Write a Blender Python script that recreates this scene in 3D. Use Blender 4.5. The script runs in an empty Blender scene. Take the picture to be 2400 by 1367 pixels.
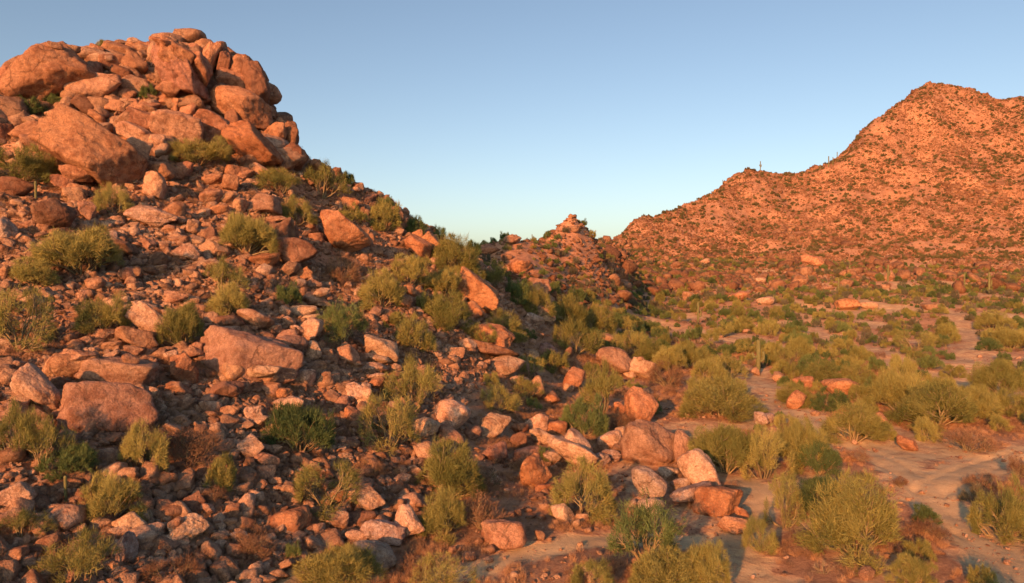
import bpy, bmesh, math, random, colorsys
import numpy as np
from mathutils import Matrix, Vector, Euler

# ---------------------------------------------------------------- camera, sky, sun, exposure
scene = bpy.context.scene
COL = scene.collection
CAM_H = 12.0
PITCH = math.radians(-1.45)
IW, IH, F = 2400.0, 1367.0, 1714.0
cam_data = bpy.data.cameras.new('camera')
cam_data.sensor_width = 36.0
cam_data.lens = 36.0 * F / IW
cam_data.clip_start = 0.5
cam_data.clip_end = 30000.0
camera = bpy.data.objects.new('camera', cam_data)
camera.location = (0, 0, CAM_H)
camera.rotation_euler = (math.radians(90) + PITCH, 0, 0)
COL.objects.link(camera)
scene.camera = camera

SUN_AZ, SUN_EL = math.radians(25.0), math.radians(14.0)
# SUN_AZ: direction the light travels, clockwise from the view direction (+Y)
world = bpy.data.worlds.new('World')
scene.world = world
world.use_nodes = True
wn = world.node_tree
sky = wn.nodes.new('ShaderNodeTexSky')
sky.sky_type = 'NISHITA'
sky.sun_disc = False
sky.sun_elevation = SUN_EL
sky.sun_rotation = SUN_AZ + math.pi
sky.altitude = 600
sky.air_density = 0.85
sky.dust_density = 2.6
sky.ozone_density = 0.2
wn.links.new(sky.outputs[0], wn.nodes['Background'].inputs[0])
wn.nodes['Background'].inputs[1].default_value = 0.079

sun_data = bpy.data.lights.new('sun', 'SUN')
sun_data.energy = 4.4
sun_data.angle = math.radians(0.5)
sun_data.color = (1.0, 0.36, 0.115)
sun = bpy.data.objects.new('sun', sun_data)
travel = Vector((math.sin(SUN_AZ) * math.cos(SUN_EL), math.cos(SUN_AZ) * math.cos(SUN_EL), -math.sin(SUN_EL)))
sun.rotation_euler = travel.to_track_quat('-Z', 'Y').to_euler()
sun.location = (-60, -80, 60)
COL.objects.link(sun)

scene.view_settings.view_transform = 'Standard'
scene.view_settings.look = 'None'
scene.view_settings.exposure = 1.1
scene.view_settings.gamma = 1.0
scene.view_settings.use_curve_mapping = False
scene.cycles.max_bounces = 8
scene.cycles.diffuse_bounces = 6
scene.cycles.transparent_max_bounces = 4
scene.cycles.use_denoising = True

# ---------------------------------------------------------------- noise helpers
_rng = np.random.default_rng(11)
_PERM = _rng.permutation(256)
_PERM = np.concatenate([_PERM, _PERM, _PERM]).astype(np.int64)
_GRAD = _rng.normal(size=(256, 3))
_GRAD /= np.linalg.norm(_GRAD, axis=1)[:, None]

def perlin(p):
    p = np.asarray(p, float)
    i = np.floor(p).astype(np.int64)
    f = p - i
    i &= 255
    u = f * f * f * (f * (f * 6 - 15) + 10)
    res = 0.0
    for dx in (0, 1):
        wx = u[:, 0] if dx else 1 - u[:, 0]
        for dy in (0, 1):
            wy = u[:, 1] if dy else 1 - u[:, 1]
            for dz in (0, 1):
                wz = u[:, 2] if dz else 1 - u[:, 2]
                h = _PERM[_PERM[_PERM[(i[:, 0] + dx) & 255] + ((i[:, 1] + dy) & 255)] + ((i[:, 2] + dz) & 255)]
                g = _GRAD[h]
                res = res + wx * wy * wz * (g[:, 0] * (f[:, 0] - dx) + g[:, 1] * (f[:, 1] - dy) + g[:, 2] * (f[:, 2] - dz))
    return res * 1.5

def fbm(p, octaves=4, gain=0.5):
    p = np.asarray(p, float)
    s, a = 0.0, 1.0
    for k in range(octaves):
        s = s + a * perlin(p + 17.3 * k)
        p = p * 2.03
        a *= gain
    return s

def ridged(p, octaves=3):
    p = np.asarray(p, float)
    s, a = 0.0, 1.0
    for k in range(octaves):
        s = s + a * (1 - np.abs(perlin(p + 9.1 * k)) * 2)
        p = p * 2.1
        a *= 0.5
    return s

def fbm2(x, y, scale, octaves=4, seed=0.0, gain=0.5):
    p = np.stack([x / scale + seed, y / scale - seed, np.full_like(x, seed * 1.7 + 0.31)], -1)
    return fbm(p, octaves, gain)

def smooth(a, b, x):
    t = np.clip((x - a) / (b - a), 0, 1)
    return t * t * (3 - 2 * t)

# ---------------------------------------------------------------- pixel <-> world direction
def ray(px, py):
    """photograph pixel -> (azimuth, slope dz/dr) of the line of sight"""
    x, u = (px - IW / 2) / F, (IH / 2 - py) / F
    fy = math.cos(PITCH) - u * math.sin(PITCH)
    fz = math.sin(PITCH) + u * math.cos(PITCH)
    r = math.hypot(x, fy)
    return math.atan2(x, fy), fz / r

def project(P):
    P = np.asarray(P, float)
    dy, dz = P[..., 1], P[..., 2] - CAM_H
    fw = dy * math.cos(PITCH) + dz * math.sin(PITCH)
    up = -dy * math.sin(PITCH) + dz * math.cos(PITCH)
    fw = np.where(fw > 0.1, fw, 0.1)
    return IW / 2 + F * P[..., 0] / fw, IH / 2 - F * up / fw, fw

# ---------------------------------------------------------------- terrain: control points (photograph row, forward distance in metres), then (height, distance) behind the crest
COLUMNS = {
    -700: ([(1367, 17), (1100, 22), (900, 27), (700, 34), (500, 45), (360, 55), (270, 62)], [(24, 85), (12, 130), (4, 220)]),
    -300: ([(1367, 20), (1100, 26), (900, 32), (700, 40), (500, 51), (330, 63), (235, 70)], [(28, 92), (14, 140), (5, 230)]),
    0: ([(1367, 22.5), (1200, 26), (1000, 31), (800, 38), (600, 47), (450, 57), (300, 67), (210, 74)], [(30, 94), (16, 140), (6, 230)]),
    200: ([(1367, 24), (1200, 27.7), (1000, 33), (800, 40), (600, 50), (450, 61), (300, 71), (130, 79)], [(34, 98), (18, 145), (6, 230)]),
    400: ([(1367, 25.3), (1200, 29.3), (1000, 35), (800, 43), (600, 53.5), (450, 65), (300, 75), (112, 84)], [(37, 97), (20, 140), (6, 230)]),
    520: ([(1367, 26.2), (1200, 30.5), (1000, 36.5), (800, 45), (600, 56), (450, 68), (300, 78), (128, 86)], [(33, 98), (17, 138), (6, 225)]),
    600: ([(1367, 26.8), (1200, 31.3), (1000, 37.7), (800, 46.5), (600, 58), (450, 70), (340, 79), (200, 86)], [(26, 100), (13, 135), (6, 220)]),
    680: ([(1367, 27.4), (1200, 32.2), (1000, 39), (800, 48.5), (600, 61), (450, 74), (338, 84)], [(19, 104), (10, 135), (6, 210)]),
    780: ([(1367, 28), (1200, 33.4), (1000, 41), (800, 51.5), (650, 63), (520, 76), (408, 87)], [(16, 108), (9, 138), (6, 210)]),
    900: ([(1367, 28.1), (1200, 34.5), (1000, 43.5), (800, 55.5), (650, 68), (550, 79), (468, 89)], [(13, 108), (8, 138), (6, 210)]),
    1010: ([(1367, 28.2), (1200, 35.3), (1000, 46.5), (800, 60), (650, 76), (540, 92)], [(10, 110), (8, 138), (7, 200)]),
    1110: ([(1367, 28.3), (1200, 36.0), (1000, 49.5), (800, 65.5), (700, 78), (605, 95)], [(9, 108), (11, 128), (15.5, 146), (12, 165), (7, 210), (6, 320)]),
    1190: ([(1367, 28.3), (1200, 36.6), (1000, 53), (850, 67), (740, 83), (670, 99)], [(8.5, 112), (13.2, 130), (18.8, 147), (14, 165), (7, 215), (7, 330)]),
    1260: ([(1200, 36.7), (1000, 55), (850, 75), (740, 95), (700, 108), (655, 122), (610, 136), (566, 150)], [(14, 168), (7, 220), (8, 330)]),
    1305: ([(740, 110), (700, 122), (650, 135), (600, 146), (545, 156)], [(14, 176), (8, 225), (9, 330)]),
    1340: ([(1367, 28.3), (1200, 36.7), (1000, 56.5), (850, 82), (770, 103), (720, 122), (670, 139), (610, 149), (560, 155), (512, 160)], [(17, 176), (9, 215), (9, 330)]),
    1374: ([(770, 108), (720, 127), (670, 143), (610, 153), (560, 160), (533, 164)], [(16, 182), (17, 230), (20, 310)]),
    1420: ([(1000, 57), (850, 90), (770, 112), (720, 132), (670, 150), (625, 162), (600, 215), (574, 310)], [(23, 350), (20, 420), (12, 560)]),
    1462: ([(850, 93), (770, 124), (720, 150), (690, 166), (655, 200), (625, 250), (595, 315), (548, 400)], [(22, 470), (13, 580)]),
    1500: ([(1367, 28.3), (1200, 36.8), (1000, 57.2), (850, 96), (770, 140), (708, 185), (660, 235), (610, 315), (527, 420)], [(27, 500), (15, 620)]),
    1640: ([(1200, 36.8), (1000, 57.2), (850, 97), (770, 145), (706, 195), (658, 240), (610, 315), (560, 370), (472, 435)], [(40, 520), (20, 700)]),
    1750: ([(1367, 28.3), (1200, 36.8), (1000, 57.2), (850, 97.5), (770, 148), (705, 200), (658, 245), (600, 325), (500, 410), (402, 475)], [(60, 560), (30, 750)]),
    1870: ([(1000, 57.2), (850, 97.5), (770, 150), (705, 203), (658, 250), (600, 330), (500, 420), (414, 500)], [(68, 580), (35, 760)]),
    2000: ([(1367, 28.3), (1200, 36.8), (1000, 57.2), (850, 98), (770, 151), (705, 204), (658, 250), (600, 330), (450, 440), (334, 510)], [(90, 590), (40, 800)]),
    2080: ([(705, 204), (658, 250), (600, 330), (450, 440), (258, 530)], [(112, 610), (50, 830)]),
    2160: ([(1200, 36.8), (850, 98), (770, 152), (705, 204), (658, 250), (600, 328), (450, 430), (300, 505), (202, 550)], [(140, 620), (60, 850)]),
    2280: ([(705, 204), (658, 250), (600, 328), (450, 430), (300, 510), (212, 565)], [(140, 640), (60, 860)]),
    2400: ([(1367, 28.3), (1200, 36.8), (1000, 57.2), (850, 98), (770, 152), (705, 204), (658, 248), (600, 325), (450, 425), (300, 510), (222, 565)], [(135, 640), (60, 860)]),
    2900: ([(1200, 36.8), (850, 98), (705, 204), (660, 245), (600, 318), (450, 410), (290, 510)], [(110, 640), (50, 860)]),
    3600: ([(1200, 37), (850, 98), (720, 214), (680, 270), (600, 330), (480, 420)], [(60, 600), (30, 860)]),
}
cu, cv, cw = [], [], []
for px, (vis, beh) in COLUMNS.items():
    for py, d in vis:
        az, s = ray(px, py)
        r = d / math.cos(az)
        cu.append(az); cv.append(math.log(r)); cw.append(s + CAM_H / r)
    az = math.atan((px - IW / 2) / F)
    left = max(0.0, min(1.0, (600 - px) / 1200))
    for z, d in [(0.9 * left, 13.0), (0.4 * left, 8.0), (0.0, 5.0)] + list(beh) + [(3, 1400), (0, 3000), (0, 8000)]:
        r = d / math.cos(az)
        cu.append(az); cv.append(math.log(r)); cw.append(z / r)
KU = 3.2
ctrl = np.stack([np.array(cu) * KU, np.array(cv)], 1)

def _kern(a, b):
    d2 = ((a[:, None, :] - b[None, :, :]) ** 2).sum(-1)
    return 0.5 * d2 * np.log(d2 + 1e-12)
n = len(ctrl)
A = np.zeros((n + 3, n + 3))
A[:n, :n] = _kern(ctrl, ctrl) + np.eye(n) * 2e-4
A[:n, n] = 1; A[:n, n + 1:] = ctrl
A[n, :n] = 1; A[n + 1:, :n] = ctrl.T
TPS = np.linalg.solve(A, np.concatenate([cw, [0, 0, 0]]))

NA, NR = 760, 600
AZ = np.concatenate([np.linspace(-math.pi, -1.05, 60)[:-1], np.linspace(-1.05, -0.68, 60)[:-1], np.linspace(-0.68, 0.68, NA - 240)[:-1],
                     np.linspace(0.68, 1.05, 60)[:-1], np.linspace(1.05, math.pi, 64)])
LR = np.concatenate([np.linspace(math.log(3.0), math.log(20), 40)[:-1], np.linspace(math.log(20), math.log(130), 300)[:-1],
                     np.linspace(math.log(130), math.log(660), 230)[:-1], np.linspace(math.log(660), math.log(9000), 34)])
NA, NR = len(AZ), len(LR)
GA, GL = np.meshgrid(AZ, LR, indexing='ij')
GR = np.exp(GL)
GX, GY = GR * np.sin(GA), GR * np.cos(GA)
q = np.stack([np.clip(GA, -0.95, 0.95).ravel() * KU, GL.ravel()], 1)
Wv = np.empty(len(q))
for k in range(0, len(q), 20000):
    b = q[k:k + 20000]
    Wv[k:k + 20000] = _kern(b, ctrl) @ TPS[:n] + TPS[n] + b @ TPS[n + 1:]
GW = Wv.reshape(GA.shape)
GW = GW * (1 - smooth(0.85, 1.25, GA)) * (1 - smooth(0.66, 1.0, -GA))                 # open flat desert beside and behind the viewpoint
GZ = GW * GR
GZ = np.where(GZ < 0, GZ * 0.4, GZ)
gx, gy = GX.ravel(), GY.ravel()
HILL = smooth(0.018, 0.10, GW).ravel() * smooth(0.6, 3.0, GZ.ravel())
FAR = smooth(150, 330, GR).ravel()
rel = (0.9 * fbm2(gx, gy, 14, 4, 1.0) * (1 - FAR) + 0.25 * fbm2(gx, gy, 2.6, 3, 2.0) * (1 - FAR)
       + FAR * (3.0 * fbm2(gx, gy, 55, 4, 3.0) + 5.2 * (ridged(np.stack([gx / 42, gy / 42, gx * 0 + 4.2], -1), 4) - 1.0) + 0.4 * fbm2(gx, gy, 8, 3, 14.0)))
flat = (0.22 + 0.3 * smooth(60, 110, GR).ravel()) * fbm2(gx, gy, 9, 3, 5.0) + 0.05 * fbm2(gx, gy, 1.3, 2, 6.0)
flat = flat + smooth(60, 200, GR).ravel() * 1.3 * fbm2(gx, gy, 36, 3, 8.0)
GZ = GZ + (rel * HILL + flat * (1 - HILL)).reshape(GZ.shape)
GS = (GZ - CAM_H) / GR                                          # slope of the sight line to each grid vertex
HILL = HILL.reshape(GZ.shape)

def col_lerp(az, G):
    i = np.clip(np.searchsorted(AZ, az) - 1, 0, NA - 2)
    t = (az - AZ[i]) / (AZ[i + 1] - AZ[i])
    return G[i] * (1 - t) + G[i + 1] * t

def hit(px, py):
    """first terrain point on the line of sight through a pixel; the crest when it passes above"""
    az, s = ray(px, py)
    S, Z = col_lerp(az, GS), col_lerp(az, GZ)
    k = np.nonzero((S >= s) & (GR[0] > 6) & (GR[0] < 1200))[0]
    if len(k):
        j = k[0]
        t = (s - S[j - 1]) / (S[j] - S[j - 1] + 1e-9)
        r = math.exp(LR[j - 1] * (1 - t) + LR[j] * t)
        above = False
    else:
        m = (GR[0] > 15) & (GR[0] < 1200)
        j = int(np.argmax(np.where(m, S, -9)))
        r = GR[0, j]; above = True
    return Vector((r * math.sin(az), r * math.cos(az), CAM_H + s * r)), above

def ground_z(x, y):
    x, y = np.asarray(x, float), np.asarray(y, float)
    az, lr = np.arctan2(x, y), np.log(np.hypot(x, y) + 1e-6)
    i = np.clip(np.searchsorted(AZ, az) - 1, 0, NA - 2)
    j = np.clip(np.searchsorted(LR, lr) - 1, 0, NR - 2)
    a = np.clip((az - AZ[i]) / (AZ[i + 1] - AZ[i]), 0, 1)
    b = np.clip((lr - LR[j]) / (LR[j + 1] - LR[j]), 0, 1)
    return (GZ[i, j] * (1 - a) * (1 - b) + GZ[i + 1, j] * a * (1 - b) + GZ[i, j + 1] * (1 - a) * b + GZ[i + 1, j + 1] * a * b)

def grid_val(G, x, y):
    az, lr = np.arctan2(x, y), np.log(np.hypot(x, y) + 1e-6)
    i = np.clip(np.searchsorted(AZ, az), 0, NA - 1)
    j = np.clip(np.searchsorted(LR, lr), 0, NR - 1)
    return G[i, j]

def ground_normal(x, y, e=0.8):
    zx = (ground_z(x + e, y) - ground_z(x - e, y)) / (2 * e)
    zy = (ground_z(x, y + e) - ground_z(x, y - e)) / (2 * e)
    nrm = np.stack([-zx, -zy, np.ones_like(zx)], -1)
    return nrm / np.linalg.norm(nrm, axis=-1, keepdims=True)
# ---------------------------------------------------------------- materials
def new_mat(name):
    m = bpy.data.materials.new(name)
    m.use_nodes = True
    nt = m.node_tree
    nt.nodes.clear()
    out = nt.nodes.new('ShaderNodeOutputMaterial')
    return m, nt, out

def N(nt, kind, **kw):
    nd = nt.nodes.new(kind)
    for k, v in kw.items():
        if k.startswith('i_'):
            key = k[2:]
            key = int(key) if key.isdigit() else key.replace('_', ' ').title() if key not in nd.inputs else key
            nd.inputs[key].default_value = v
        else:
            setattr(nd, k, v)
    return nd

def ramp(nt, fac, stops):
    r = nt.nodes.new('ShaderNodeValToRGB')
    while len(r.color_ramp.elements) < len(stops):
        r.color_ramp.elements.new(0.5)
    for e, (p, c) in zip(r.color_ramp.elements, stops):
        e.position = p
        e.color = (*c, 1) if len(c) == 3 else c
    nt.links.new(fac, r.inputs[0])
    return r.outputs[0]

def noise(nt, vec, scale, detail=4, rough=0.6):
    nd = N(nt, 'ShaderNodeTexNoise')
    nd.inputs['Scale'].default_value = scale
    nd.inputs['Detail'].default_value = detail
    nd.inputs['Roughness'].default_value = rough
    nt.links.new(vec, nd.inputs['Vector'])
    return nd.outputs['Fac']

def mixc(nt, fac, a, b, mode='MIX'):
    m = N(nt, 'ShaderNodeMix', data_type='RGBA', blend_type=mode)
    for sock, v in ((m.inputs[0], fac), (m.inputs[6], a), (m.inputs[7], b)):
        if hasattr(v, 'is_linked') or isinstance(v, bpy.types.NodeSocket):
            nt.links.new(v, sock)
        elif isinstance(v, (int, float)):
            sock.default_value = v
        else:
            sock.default_value = (*v, 1)
    return m.outputs[2]

def math_n(nt, op, a, b=None):
    m = N(nt, 'ShaderNodeMath', operation=op)
    for k, v in enumerate((a, b)):
        if v is None: continue
        if isinstance(v, (int, float)): m.inputs[k].default_value = v
        else: nt.links.new(v, m.inputs[k])
    return m.outputs[0]

def finish(nt, out, col, heights, rough=0.95):
    """heights: list of (socket, distance in metres)"""
    b = N(nt, 'ShaderNodeBsdfPrincipled')
    b.inputs['Roughness'].default_value = rough
    b.inputs['Specular IOR Level'].default_value = 0.15
    nt.links.new(col, b.inputs['Base Color'])
    prev = None
    for h, dist in heights:
        bp = N(nt, 'ShaderNodeBump')
        bp.inputs['Strength'].default_value = 1.0
        bp.inputs['Distance'].default_value = dist
        nt.links.new(h, bp.inputs['Height'])
        if prev is not None: nt.links.new(prev, bp.inputs['Normal'])
        prev = bp.outputs[0]
    if prev is not None: nt.links.new(prev, b.inputs['Normal'])
    nt.links.new(b.outputs[0], out.inputs[0])

def rock_material(name, by_colour, tone=1.0, warm=1.0):
    m, nt, out = new_mat(name)
    pos = N(nt, 'ShaderNodeNewGeometry').outputs['Position']
    info = N(nt, 'ShaderNodeObjectInfo')
    if by_colour:
        base = info.outputs['Color']
    else:
        base = ramp(nt, info.outputs['Random'], [(0.0, (0.296, 0.185, 0.120)), (0.3, (0.378, 0.235, 0.151)), (0.55, (0.445, 0.287, 0.187)), (0.8, (0.504, 0.339, 0.227)), (1.0, (0.563, 0.402, 0.289))])
    if tone != 1.0: base = mixc(nt, 1.0, base, (tone, tone / warm, tone / warm / warm), 'MULTIPLY')
    big = noise(nt, pos, 0.35, 3)
    mid = noise(nt, pos, 1.7, 6, 0.65)
    fine = noise(nt, pos, 9.0, 4, 0.7)
    grain = noise(nt, pos, 30.0, 2, 0.7)
    if tone != 1.0: base = mixc(nt, 1.0, base, ramp(nt, noise(nt, pos, 0.03, 5, 0.65), [(0.36, (0.62, 0.58, 0.56)), (0.60, (1.12, 1.12, 1.12))]), 'MULTIPLY')   # bands of darker ledges
    varnish = ramp(nt, math_n(nt, 'ADD', math_n(nt, 'MULTIPLY', mid, 0.7), math_n(nt, 'MULTIPLY', big, 0.4)), [(0.50, (0, 0, 0)), (0.66, (1, 1, 1))])
    dark = mixc(nt, 1.0, base, (0.52, 0.41, 0.37), 'MULTIPLY')
    c = mixc(nt, math_n(nt, 'MULTIPLY', varnish, 0.9), base, dark)
    spots = ramp(nt, fine, [(0.40, (0, 0, 0)), (0.56, (1, 1, 1))])
    c = mixc(nt, math_n(nt, 'MULTIPLY', math_n(nt, 'SUBTRACT', 1.0, spots), 0.45), c, (0.17, 0.105, 0.075))
    gr = ramp(nt, grain, [(0.3, (0.72, 0.72, 0.72)), (0.7, (1.22, 1.22, 1.22))])
    c = mixc(nt, 1.0, c, gr, 'MULTIPLY')
    vor = N(nt, 'ShaderNodeTexVoronoi', feature='DISTANCE_TO_EDGE')
    vor.inputs['Scale'].default_value = 0.42
    wob = N(nt, 'ShaderNodeVectorMath', operation='ADD')
    nz = N(nt, 'ShaderNodeTexNoise'); nz.inputs['Scale'].default_value = 1.1; nz.inputs['Detail'].default_value = 5
    nt.links.new(pos, nz.inputs['Vector'])
    nt.links.new(pos, wob.inputs[0]); nt.links.new(nz.outputs['Color'], wob.inputs[1])
    nt.links.new(wob.outputs[0], vor.inputs['Vector'])
    gate = ramp(nt, noise(nt, pos, 0.8, 2), [(0.46, (0.3, 0.3, 0.3)), (0.62, (0, 0, 0))])        # joints run only part of the way
    crack = ramp(nt, math_n(nt, 'ADD', vor.outputs['Distance'], math_n(nt, 'SUBTRACT', 0.3, gate)), [(0.0, (0, 0, 0)), (0.028, (1, 1, 1))])
    c = mixc(nt, math_n(nt, 'MULTIPLY', math_n(nt, 'SUBTRACT', 1.0, crack), 0.45), c, (0.07, 0.05, 0.04))
    finish(nt, out, c, [(crack, 0.06), (mid, 0.40), (fine, 0.10), (grain, 0.025)])
    return m

M_ROCK = rock_material('granite', True)
M_TALUS = rock_material('talus_granite', False)
M_FARROCK = rock_material('mountain_granite', False, 0.64, 1.15)

def ground_material():
    m, nt, out = new_mat('desert_ground')
    pos = N(nt, 'ShaderNodeNewGeometry').outputs['Position']
    sand = N(nt, 'ShaderNodeAttribute', attribute_name='sand').outputs['Fac']
    rock = N(nt, 'ShaderNodeAttribute', attribute_name='rock').outputs['Fac']
    far = N(nt, 'ShaderNodeAttribute', attribute_name='far').outputs['Fac']
    n1 = noise(nt, pos, 0.12, 4)
    n2 = noise(nt, pos, 0.9, 6, 0.65)
    n3 = noise(nt, pos, 5.0, 6, 0.7)
    n4 = noise(nt, pos, 26.0, 3, 0.7)
    soil = ramp(nt, n2, [(0.32, (0.326, 0.176, 0.101)), (0.5, (0.502, 0.285, 0.168)), (0.68, (0.636, 0.389, 0.239))])
    litter = ramp(nt, n3, [(0.40, (0.219, 0.123, 0.079)), (0.55, (0.488, 0.309, 0.184))])
    soil = mixc(nt, 0.45, soil, litter)
    sandc = ramp(nt, n2, [(0.3, (0.396, 0.293, 0.165)), (0.6, (0.558, 0.424, 0.242))])
    sm = math_n(nt, 'ADD', sand, math_n(nt, 'MULTIPLY', math_n(nt, 'SUBTRACT', math_n(nt, 'ADD', math_n(nt, 'MULTIPLY', n2, 0.6), math_n(nt, 'MULTIPLY', n3, 0.4)), 0.5), 2.0))
    smask = ramp(nt, sm, [(0.28, (0, 0, 0)), (0.80, (1, 1, 1))])
    c = mixc(nt, smask, soil, sandc)
    rockc = ramp(nt, n2, [(0.3, (0.350, 0.184, 0.105)), (0.5, (0.505, 0.268, 0.157)), (0.7, (0.645, 0.366, 0.220))])
    c = mixc(nt, rock, c, rockc)
    # far slopes: mottled stones too small to pick apart
    vor = N(nt, 'ShaderNodeTexVoronoi'); vor.inputs['Scale'].default_value = 0.42; vor.inputs['Randomness'].default_value = 1
    nt.links.new(pos, vor.inputs['Vector'])
    fc = ramp(nt, vor.outputs['Color'], [(0.1, (0.163, 0.087, 0.054)), (0.5, (0.253, 0.137, 0.082)), (0.9, (0.343, 0.203, 0.129))])
    c = mixc(nt, math_n(nt, 'MULTIPLY', far, math_n(nt, 'MULTIPLY', rock, 0.7)), c, fc)
    c = mixc(nt, 1.0, c, ramp(nt, n4, [(0.3, (0.8, 0.8, 0.8)), (0.7, (1.15, 1.15, 1.15))]), 'MULTIPLY')
    c = mixc(nt, 1.0, c, ramp(nt, n1, [(0.3, (0.86, 0.86, 0.86)), (0.7, (1.1, 1.1, 1.1))]), 'MULTIPLY')
    rough = math_n(nt, 'SUBTRACT', 1.0, math_n(nt, 'MULTIPLY', smask, 0.75))
    finish(nt, out, c, [(math_n(nt, 'MULTIPLY', n3, rough), 0.22), (math_n(nt, 'MULTIPLY', n4, rough), 0.06)], 1.0)
    return m
M_GROUND = ground_material()

def leaf_material(name, lo, hi, trans=0.25, jitter=0.25):
    m, nt, out = new_mat(name)
    info = N(nt, 'ShaderNodeObjectInfo')
    cl = N(nt, 'ShaderNodeAttribute', attribute_name='clump').outputs['Fac']
    f = math_n(nt, 'ADD', math_n(nt, 'MULTIPLY', cl, 0.5), math_n(nt, 'MULTIPLY', info.outputs['Random'], 0.5))
    c = ramp(nt, f, [(0.0, lo), (1.0, hi)])
    d = N(nt, 'ShaderNodeBsdfDiffuse'); t = N(nt, 'ShaderNodeBsdfTranslucent')
    nt.links.new(c, d.inputs[0]); nt.links.new(c, t.inputs[0])
    mx = N(nt, 'ShaderNodeMixShader'); mx.inputs[0].default_value = trans
    nt.links.new(d.outputs[0], mx.inputs[1]); nt.links.new(t.outputs[0], mx.inputs[2])
    nt.links.new(mx.outputs[0], out.inputs[0])
    return m
M_PALO = leaf_material('palo_verde_twigs', (0.093, 0.118, 0.040), (0.387, 0.361, 0.125))
M_CREO = leaf_material('creosote_leaves', (0.048, 0.085, 0.039), (0.188, 0.248, 0.090))
M_FARSCRUB = leaf_material('far_scrub', (0.072, 0.075, 0.039), (0.203, 0.174, 0.087))
M_BURSAGE = leaf_material('grey_bursage', (0.085, 0.088, 0.060), (0.21, 0.20, 0.135))
M_DRY = leaf_material('dry_twigs', (0.132, 0.078, 0.050), (0.288, 0.186, 0.114), 0.15)
M_GRASS = leaf_material('dry_grass', (0.269, 0.150, 0.085), (0.538, 0.348, 0.194), 0.2)
M_BARK = leaf_material('shrub_bark', (0.180, 0.150, 0.091), (0.360, 0.300, 0.168), 0.0)
M_PALE = leaf_material('bleached_wood', (0.34, 0.26, 0.18), (0.5, 0.4, 0.3), 0.0)

def cactus_material():
    m, nt, out = new_mat('saguaro_skin')
    pos = N(nt, 'ShaderNodeNewGeometry').outputs['Position']
    c = ramp(nt, noise(nt, pos, 3.0, 4), [(0.3, (0.09, 0.10, 0.045)), (0.7, (0.17, 0.17, 0.075))])
    finish(nt, out, c, [(noise(nt, pos, 20, 2), 0.03)], 0.8)
    return m
M_CACTUS = cactus_material()

# ---------------------------------------------------------------- mesh helpers
def mesh_from(name, verts, faces, mat, smooth_shade=True, attrs=None):
    me = bpy.data.meshes.new(name)
    verts = np.asarray(verts, np.float32); faces = np.asarray(faces, np.int32)
    nf, k = faces.shape
    me.vertices.add(len(verts)); me.vertices.foreach_set('co', verts.ravel())
    me.loops.add(nf * k); me.loops.foreach_set('vertex_index', faces.ravel())
    me.polygons.add(nf)
    me.polygons.foreach_set('loop_start', np.arange(0, nf * k, k, dtype=np.int32))
    me.polygons.foreach_set('loop_total', np.full(nf, k, np.int32))
    me.polygons.foreach_set('use_smooth', np.full(nf, smooth_shade, bool))
    for an, (dom, vals) in (attrs or {}).items():
        a = me.attributes.new(an, 'FLOAT', dom); a.data.foreach_set('value', np.asarray(vals, np.float32).ravel())
    me.materials.append(mat)
    me.update(calc_edges=True)
    return me

def link(name, data, parent=None, label=None, cat=None, group=None, kind=None):
    o = bpy.data.objects.new(name, data)
    COL.objects.link(o)
    if parent is not None: o.parent = parent
    for k, v in (('label', label), ('category', cat), ('group', group), ('kind', kind)):
        if v: o[k] = v
    return o

def set_matrix(o, loc, axes, scale):
    R = np.array(axes, float)                       # columns = local axes in world space
    M = Matrix([[R[r][c] * scale[c] for c in range(3)] + [loc[r]] for r in range(3)] + [[0, 0, 0, 1]])
    o.matrix_world = M

_ico = {}
def ico(sub):
    if sub not in _ico:
        bm = bmesh.new(); bmesh.ops.create_icosphere(bm, subdivisions=sub, radius=1.0)
        bm.verts.ensure_lookup_table()
        v = np.array([x.co[:] for x in bm.verts]); v /= np.linalg.norm(v, axis=1)[:, None]
        f = np.array([[x.index for x in p.verts] for p in bm.faces], np.int32); bm.free()
        _ico[sub] = (v, f)
    return _ico[sub]

def rock_verts(seed, sub, sharp=14.0, planes=16, lump=0.10, rough=0.035, crackle=0.0, box=0.0):
    """a boulder: soft intersection of random half spaces, weathered by noise, filling [-1, 1] on each axis"""
    rg = np.random.default_rng(seed)
    v, f = ico(sub)
    p = rg.normal(size=(planes, 3)); p /= np.linalg.norm(p, axis=1)[:, None]
    d = rg.uniform(0.70, 1.05, planes)
    if box > 0:                                     # joint planes that make blocky granite
        Q = np.linalg.qr(rg.normal(size=(3, 3)) * 0.25 + np.eye(3))[0]
        p = np.concatenate([p, Q, -Q]); d = np.concatenate([d * 1.08, rg.uniform(0.68, 0.85, 6)])
    g = np.maximum(v @ p.T, 0.0) / d
    r = (g ** sharp).sum(1) ** (-1.0 / sharp)
    r = np.minimum(r, 1.6)
    s = seed * 3.71
    pos = v * r[:, None]
    k = lump * fbm(pos * 1.2 + s, 3) + rough * fbm(pos * 4.5 + s, 4, 0.6)
    if crackle: k = k - crackle * np.maximum(0, ridged(pos * 1.7 + s, 2) - 1.15)
    pos = pos * (1 + k)[:, None]
    mn, mx = pos.min(0), pos.max(0)
    return (pos - (mn + mx) / 2) / ((mx - mn) / 2), f

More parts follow.
